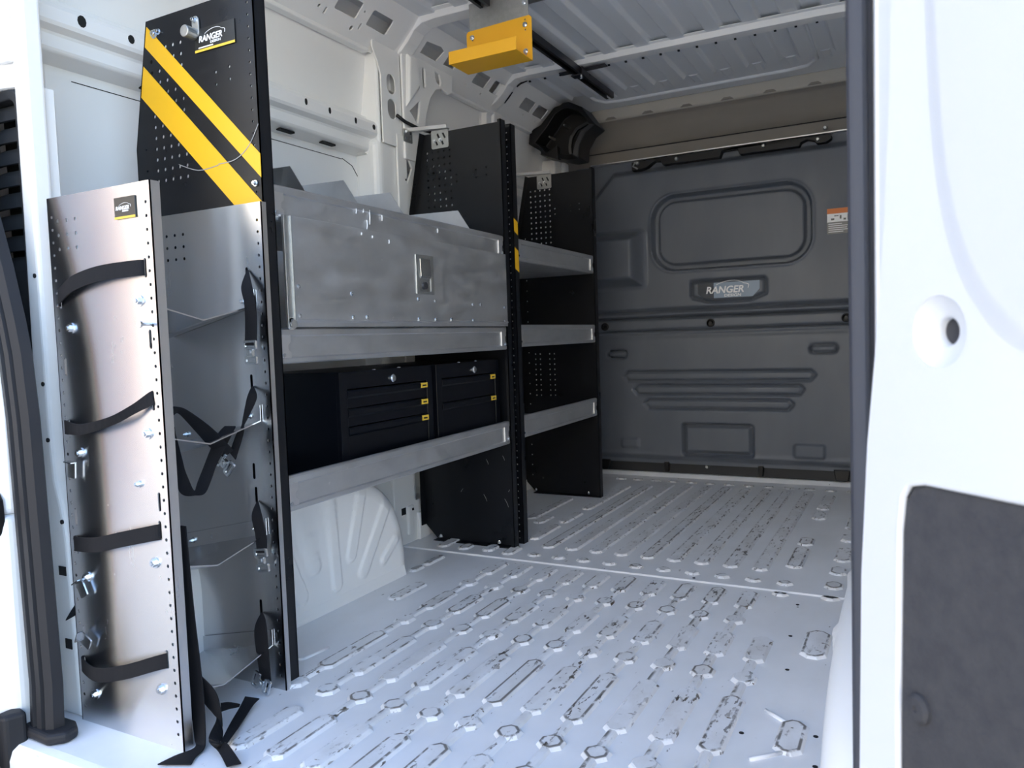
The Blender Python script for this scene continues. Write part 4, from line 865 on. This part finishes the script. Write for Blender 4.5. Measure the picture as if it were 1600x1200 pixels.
# ================================================================== STRAP RACK AT THE REAR
rk = thing('strap_rack', (-1.305, 1.02, 0.0), 'bare aluminium rack with angled shelves and hanging black straps', 'rack')
def rack_panel(y, fl, slots):
    x0, x1 = -1.452, -1.160
    if y > 1: x0, x1 = -1.480, -1.166
    holes = [ngon(x1 - 0.013, 0.03 + 0.0236 * k, 0.0032, 8) for k in range(41)] + [ngon(x0 + 0.012, 0.03 + 0.0236 * k, 0.0032, 8) for k in range(41)]
    holes += [ngon(x0 + 0.03 + 0.026 * i, 0.965 - 0.026 * j, 0.0035, 8) for i in range(3) for j in range(3)]
    holes += [rrect(a - 0.0035, a + 0.0035, z - 0.017, z + 0.017, 0.003, 2) for a, z in slots]
    b = MB(); b.plate([(x0, 0.0), (x1, 0.0), (x1, 1.01), (x0, 1.01)], holes, 'y', y, 0.0022)
    b.box(x1 - 0.0022, x1, y, y + fl, 0.0, 1.01); b.box(x0, x0 + 0.0022, y, y + fl, 0.0, 1.01)
    return b.build('side_panel', 'aluminium_sheet', rk)
R1 = rack_panel(0.892, 0.020, [(-1.182, 0.738), (-1.185, 0.451), (-1.428, 0.693), (-1.428, 0.405), (-1.428, 0.175), (-1.430, 0.82), (-1.43, 0.575), (-1.43, 0.35), (-1.433, 0.112), (-1.184, 0.862), (-1.185, 0.63), (-1.188, 0.40), (-1.19, 0.165)])
R2 = rack_panel(1.150, 0.014, [(-1.215, 0.865), (-1.218, 0.645), (-1.222, 0.41), (-1.226, 0.17), (-1.225, 0.46), (-1.47, 0.68)])
for k in range(4):
    zj = 0.800 - 0.236 * k; SL = 0.22           # height of the fold at the side panels, fall towards the wall
    ring = [(0.8965, zj + 0.034), (0.8965, zj), (1.018, zj - 0.030), (1.148, zj), (1.148, zj + 0.034)]
    th = [(1.1462, zj + 0.034), (1.1462, zj + 0.002), (1.018, zj - 0.0275), (0.8983, zj + 0.002), (0.8983, zj + 0.034)]
    b = MB(); b.loft([[(x, y, z - SL * (-1.2 - x)) for y, z in ring + th] for x in (-1.195, -1.448)])
    s_ = b.build('angled_shelf', 'aluminium_sheet', rk)
    inst(BOLT_S, 'bolt', (-1.226, 1.146, zj + 0.012), s_); inst(BOLT_S, 'bolt', (-1.42, 1.146, zj - 0.032), s_)
for x, z in ((-1.204, 0.806), (-1.403, 0.765), (-1.204, 0.572), (-1.400, 0.530), (-1.206, 0.340), (-1.404, 0.291), (-1.210, 0.107), (-1.404, 0.061)): inst(BOLT, 'bolt', (x, 0.892, z), R1)
inst(BOLT_S, 'bolt', (-1.237, 0.892, 0.480), R1)
b = MB(); b.cyl((-1.178, 0.893, 0.764), (-1.178, 0.872, 0.764), 0.003, 8); b.cyl((-1.178, 0.872, 0.764), (-1.178, 0.868, 0.764), 0.006, 8); b.build('pin', 'zinc', R1)
# loose strap ends with metal tips poking through the left edge
for x, z, rot in ((-1.412, 0.268, 0.5), (-1.418, 0.497, -0.1), (-1.412, 0.167, 1.1)):
    b = MB(); b.prism(rrect(-0.011, 0.011, -0.015, 0.015, 0.002, 2), 'y', -0.0015, 0.0015); b.prism([(-0.011, 0.015), (0.011, 0.015), (0.011, 0.017), (-0.011, 0.017)], 'y', -0.010, 0.0015)
    ca, sa = math.cos(rot), math.sin(rot); b.v = [(x + p[0] * ca - p[2] * sa, 0.884 + p[1], z + p[0] * sa + p[2] * ca) for p in b.v]; b.build('tab', 'zinc', R1)
b = MB(); b.ribbon([(-1.452, 0.905, 0.240), (-1.462, 0.895, 0.222), (-1.472, 0.885, 0.200)], [(-1.452, 0.905, 0.215), (-1.460, 0.895, 0.205), (-1.473, 0.885, 0.197)], 0.002); b.build('strap_tail', 'webbing', R1)
# straps threaded across the outer face
def face_strap(pts, w):
    n = len(pts); b = MB(); b.ribbon([(x, y, z + w / 2) for x, y, z in pts], [(x, y, z - w / 2) for x, y, z in pts]); return b.build('strap', 'webbing', rk)
face_strap([(-1.432, 0.893, 0.820), (-1.424, 0.886, 0.824), (-1.37, 0.878, 0.845), (-1.29, 0.876, 0.858), (-1.20, 0.884, 0.862), (-1.186, 0.892, 0.862)], 0.027)
b = MB(); b.ribbon([(-1.435, 0.892, 0.590), (-1.428, 0.884, 0.592), (-1.36, 0.868, 0.588), (-1.27, 0.862, 0.602), (-1.22, 0.874, 0.624), (-1.190, 0.888, 0.645), (-1.186, 0.893, 0.648)], [(-1.435, 0.892, 0.563), (-1.428, 0.884, 0.566), (-1.36, 0.872, 0.568), (-1.27, 0.872, 0.588), (-1.22, 0.880, 0.608), (-1.186, 0.889, 0.622), (-1.183, 0.893, 0.624)]); b.build('strap', 'webbing', rk)
face_strap([(-1.434, 0.893, 0.354), (-1.426, 0.886, 0.354), (-1.35, 0.876, 0.362), (-1.27, 0.876, 0.380), (-1.20, 0.885, 0.395), (-1.187, 0.892, 0.397)], 0.028)
face_strap([(-1.436, 0.893, 0.118), (-1.428, 0.885, 0.116), (-1.36, 0.868, 0.116), (-1.28, 0.868, 0.135), (-1.21, 0.882, 0.158), (-1.190, 0.892, 0.163)], 0.027)
STR = {
'upper': ([(-1.2108, 1.148, 0.8754), (-1.2086, 1.128, 0.8406), (-1.1997, 1.125, 0.8089), (-1.2047, 1.13, 0.7734), (-1.2095, 1.13, 0.7217)], [(-1.2076, 1.148, 0.8752), (-1.1777, 1.128, 0.8324), (-1.1696, 1.125, 0.8038), (-1.1736, 1.13, 0.7721), (-1.1774, 1.13, 0.7209)]),
'twisted': ([(-1.2154, 1.148, 0.6372), (-1.2059, 1.125, 0.6161), (-1.2152, 1.12, 0.5757), (-1.2162, 1.115, 0.5571), (-1.2251, 1.11, 0.543), (-1.2371, 1.1, 0.5056)], [(-1.2104, 1.148, 0.6372), (-1.1797, 1.125, 0.6163), (-1.2001, 1.12, 0.5784), (-1.2094, 1.115, 0.5596), (-1.2069, 1.11, 0.5436), (-1.2215, 1.1, 0.4918)]),
'crossing': ([(-1.1817, 0.93, 0.617), (-1.2132, 0.98, 0.6064), (-1.221, 1.03, 0.5751), (-1.2187, 1.06, 0.5473), (-1.2155, 1.09, 0.5127)], [(-1.1831, 0.93, 0.6011), (-1.2302, 0.98, 0.5973), (-1.2457, 1.03, 0.5549), (-1.2471, 1.06, 0.5229), (-1.2433, 1.09, 0.4972)]),
'loop': ([(-1.1961, 0.94, 0.5784), (-1.2121, 0.95, 0.494), (-1.2207, 0.96, 0.4587), (-1.2307, 0.98, 0.4424), (-1.2229, 1.0, 0.4384), (-1.2205, 1.02, 0.4392), (-1.2258, 1.04, 0.4593), (-1.23, 1.06, 0.4884), (-1.2197, 1.08, 0.5281), (-1.2162, 1.1, 0.56)], [(-1.1949, 0.94, 0.5677), (-1.1956, 0.95, 0.5296), (-1.1983, 0.96, 0.4952), (-1.2123, 0.98, 0.4688), (-1.2254, 1.0, 0.4474), (-1.2401, 1.02, 0.4598), (-1.2471, 1.04, 0.4815), (-1.2498, 1.06, 0.511), (-1.2448, 1.08, 0.5463), (-1.2463, 1.1, 0.5593)]),
'lower': ([(-1.2182, 1.148, 0.3974), (-1.2145, 1.128, 0.3717), (-1.2075, 1.128, 0.3342), (-1.2072, 1.13, 0.2935)], [(-1.2155, 1.148, 0.3976), (-1.1858, 1.128, 0.372), (-1.1767, 1.128, 0.329), (-1.1811, 1.13, 0.2962)]),
'bottom': ([(-1.2233, 1.148, 0.1592), (-1.2215, 1.125, 0.1304), (-1.2168, 1.125, 0.0644), (-1.2149, 1.13, 0.0095)], [(-1.2195, 1.148, 0.1598), (-1.1881, 1.125, 0.1481), (-1.1843, 1.125, 0.0699), (-1.1871, 1.13, 0.0109)]),
'hanging': ([(-1.1911, 0.935, 0.2396), (-1.2009, 0.94, 0.1152), (-1.1884, 0.935, 0.0436), (-1.1658, 0.92, 0.0102), (-1.1491, 0.905, 0.004), (-1.1588, 0.872, 0.004), (-1.1632, 0.840, 0.004)], [(-1.166, 0.935, 0.2431), (-1.1643, 0.94, 0.1469), (-1.1538, 0.935, 0.0758), (-1.1374, 0.92, 0.0135), (-1.1263, 0.905, 0.006), (-1.1216, 0.885, 0.004), (-1.1093, 0.865, 0.004)]),
'tail': ([(-1.1729, 0.945, 0.1157), (-1.1801, 0.955, 0.0643), (-1.1552, 0.955, 0.0438), (-1.1413, 0.95, 0.0363), (-1.1102, 0.9047, 0.03), (-1.0852, 0.9035, 0.012), (-1.0434, 0.8834, 0.006)], [(-1.1713, 0.945, 0.1172), (-1.1481, 0.955, 0.0883), (-1.135, 0.955, 0.0555), (-1.1277, 0.95, 0.0114), (-1.0775, 0.900, 0.03), (-1.0849, 0.9215, 0.02), (-1.0282, 0.9015, 0.006)]),
'floor': ([(-1.1923, 1.0647, 0.02), (-1.1761, 1.0322, 0.012), (-1.1461, 0.9819, 0.01), (-1.0853, 0.9011, 0.018)], [(-1.1593, 1.07, 0.02), (-1.1601, 1.0511, 0.012), (-1.1273, 0.9903, 0.01), (-1.0869, 0.9247, 0.018)]),
'arc': ([(-1.1636, 0.9798, 0.05), (-1.1684, 1.0041, 0.04), (-1.1777, 1.0375, 0.02)], [(-1.1878, 1.0007, 0.02), (-1.182, 1.0149, 0.02), (-1.1789, 1.035, 0.015)])}
STR['hanging'] = ([(-1.190, 0.930, 0.40)] + STR['hanging'][0], [(-1.168, 0.930, 0.40)] + STR['hanging'][1])
for L, R in STR.values():
    b = MB(); b.ribbon(L, R); b.build('strap', 'webbing', rk, smooth=40)
def buckle(x, y, z, rot, tilt=0.0):
    b = MB(); b.plate(rrect(-0.018, 0.018, 0.004, 0.024, 0.004, 3), [rrect(-0.013, 0.013, 0.009, 0.019, 0.002, 2)], 'y', -0.003, 0.005)
    b.plate(rrect(-0.017, 0.017, -0.026, -0.008, 0.004, 3), [rrect(-0.012, 0.012, -0.021, -0.014, 0.002, 2)], 'y', -0.003, 0.005)
    b.prism(rrect(-0.009, 0.009, -0.009, 0.006, 0.003, 3), 'y', -0.005, 0.002); b.cyl((0, -0.005, 0), (0, -0.007, 0), 0.005, 10)
    ca, sa = math.cos(rot), math.sin(rot); b.v = [(x + p[0] * ca - p[2] * sa, y + p[1], z + p[0] * sa + p[2] * ca) for p in b.v]; return b.build('buckle', 'zinc', rk, bevel=0.0012)
buckle(-1.1923, 1.128, 0.7084, 0.02); buckle(-1.2400, 1.088, 0.487, 0.85); buckle(-1.1924, 1.128, 0.2815, 0.15); buckle(-1.200, 1.115, 0.026, 1.2)
# rack maker plate
b = MB(); b.prism([(-1.253, 0.951), (-1.198, 0.951), (-1.198, 0.988), (-1.253, 0.988)], 'y', 0.8895, 0.8915); plq = b.build('maker_plate', 'decal_black', R1)
logo(plq, -1.249, 0.889, 0.966, 0.185)
b = MB(); b.box(-1.253, -1.198, 0.8886, 0.8896, 0.9505, 0.9545); b.build('plate_band', 'label_yellow', plq)

# ================================================================== ROOF FITTINGS
rail = thing('ceiling_rail', (-1.218, 2.4, 1.775), 'black slotted steel rail hung under the roof bows', 'rail')
b = MB(); b.loft([[(-1.218 + a, y, 1.772 + c) for a, c in ((-0.018, 0), (-0.007, 0), (-0.007, 0.003), (-0.015, 0.003), (-0.015, 0.024), (0.015, 0.024), (0.015, 0.003), (0.007, 0.003), (0.007, 0), (0.018, 0), (0.018, 0.027), (-0.018, 0.027))] for y in (1.10, 3.33)]); b.build('channel', 'black_powder', rail)
b = MB(); b.box(-1.243, -1.193, 2.945, 2.985, 1.768, 1.772); b.box(-1.196, -1.193, 2.945, 2.985, 1.768, 1.80); b.box(-1.196, -1.10, 2.955, 2.99, 1.792, 1.796); b.box(-1.30, -1.24, 2.955, 2.99, 1.792, 1.796); b.build('bracket', 'slot_steel', rail)
b = MB(); b.cyl((-1.205, 2.965, 1.768), (-1.205, 2.965, 1.755), 0.007, 8); b.build('bolt', 'zinc', rail)

hk = thing('ladder_hook', (-1.17, 2.2, 1.577), 'bright yellow folded steel ladder hook hanging from the roof', 'hook')
xa, xb2 = -1.288, -1.054
b = MB(); b.plate([(xa, 1.577), (xa, 1.700), (xa + 0.006, 1.708), (xb2 - 0.008, 1.714), (xb2, 1.706), (xb2, 1.577)], [ngon(xa + 0.022, 1.678, 0.003, 8), ngon(xa + 0.022, 1.708 - 0.016, 0.0028, 8), ngon(xb2 - 0.022, 1.702, 0.003, 8), ngon(xb2 - 0.022, 1.672, 0.003, 8), ngon(xb2 - 0.022, 1.598, 0.003, 8), ngon(xa + 0.022, 1.60, 0.003, 8)], 'y', 2.198, 0.003)
b.box(xa, xb2, 2.090, 2.201, 1.574, 1.577); b.box(xa - 0.003, xb2, 2.088, 2.091, 1.574, 1.613); b.build('tray', 'yellow_paint', hk, bevel=0.0015)
for x, z in ((xa + 0.022, 1.686), (xb2 - 0.022, 1.687), (xb2 - 0.022, 1.606), (xa + 0.022, 1.606)): inst(hex_bolt_mesh('bolt', 0.0055), 'bolt', (x, 2.198, z), hk)
b = MB(); b.box(xa + 0.01, xb2 - 0.012, 2.202, 2.205, 1.66, 1.795); b.box(xa + 0.01, xb2 + 0.05, 2.202, 2.30, 1.792, 1.795); b.build('hanger_plate', 'zinc_dull', hk, bevel=0.001)
inst(BOLT_S, 'bolt', (xb2 - 0.025, 2.202, 1.755), hk)

# rod and foot plate tying the upright to the pillar
b = MB(); b.tube([(-1.592, 2.222, 1.500), (-1.585, 2.26, 1.485), (-1.565, 2.315, 1.470), (-1.54, 2.35, 1.462)], 0.006, 8)
wire = thing('cable_stub', (-1.58, 2.25, 1.46), 'short black cable poking out of the pillar hole', 'cable'); b.build('cable', 'black_plastic', wire, smooth=True)
b = MB(); b.prism(rrect(2.250, 2.302, 1.418, 1.462, 0.003, 2), 'x', -1.5895, -1.5865); fp = b.build('foot_plate', 'zinc_dull', ua)
for y, z in ((2.262, 1.452), (2.288, 1.452), (2.262, 1.430), (2.288, 1.430)):
    b = MB(); b.cyl((-1.5865, y, z), (-1.5845, y, z), 0.0055, 10); b.build('screw', 'zinc', fp)
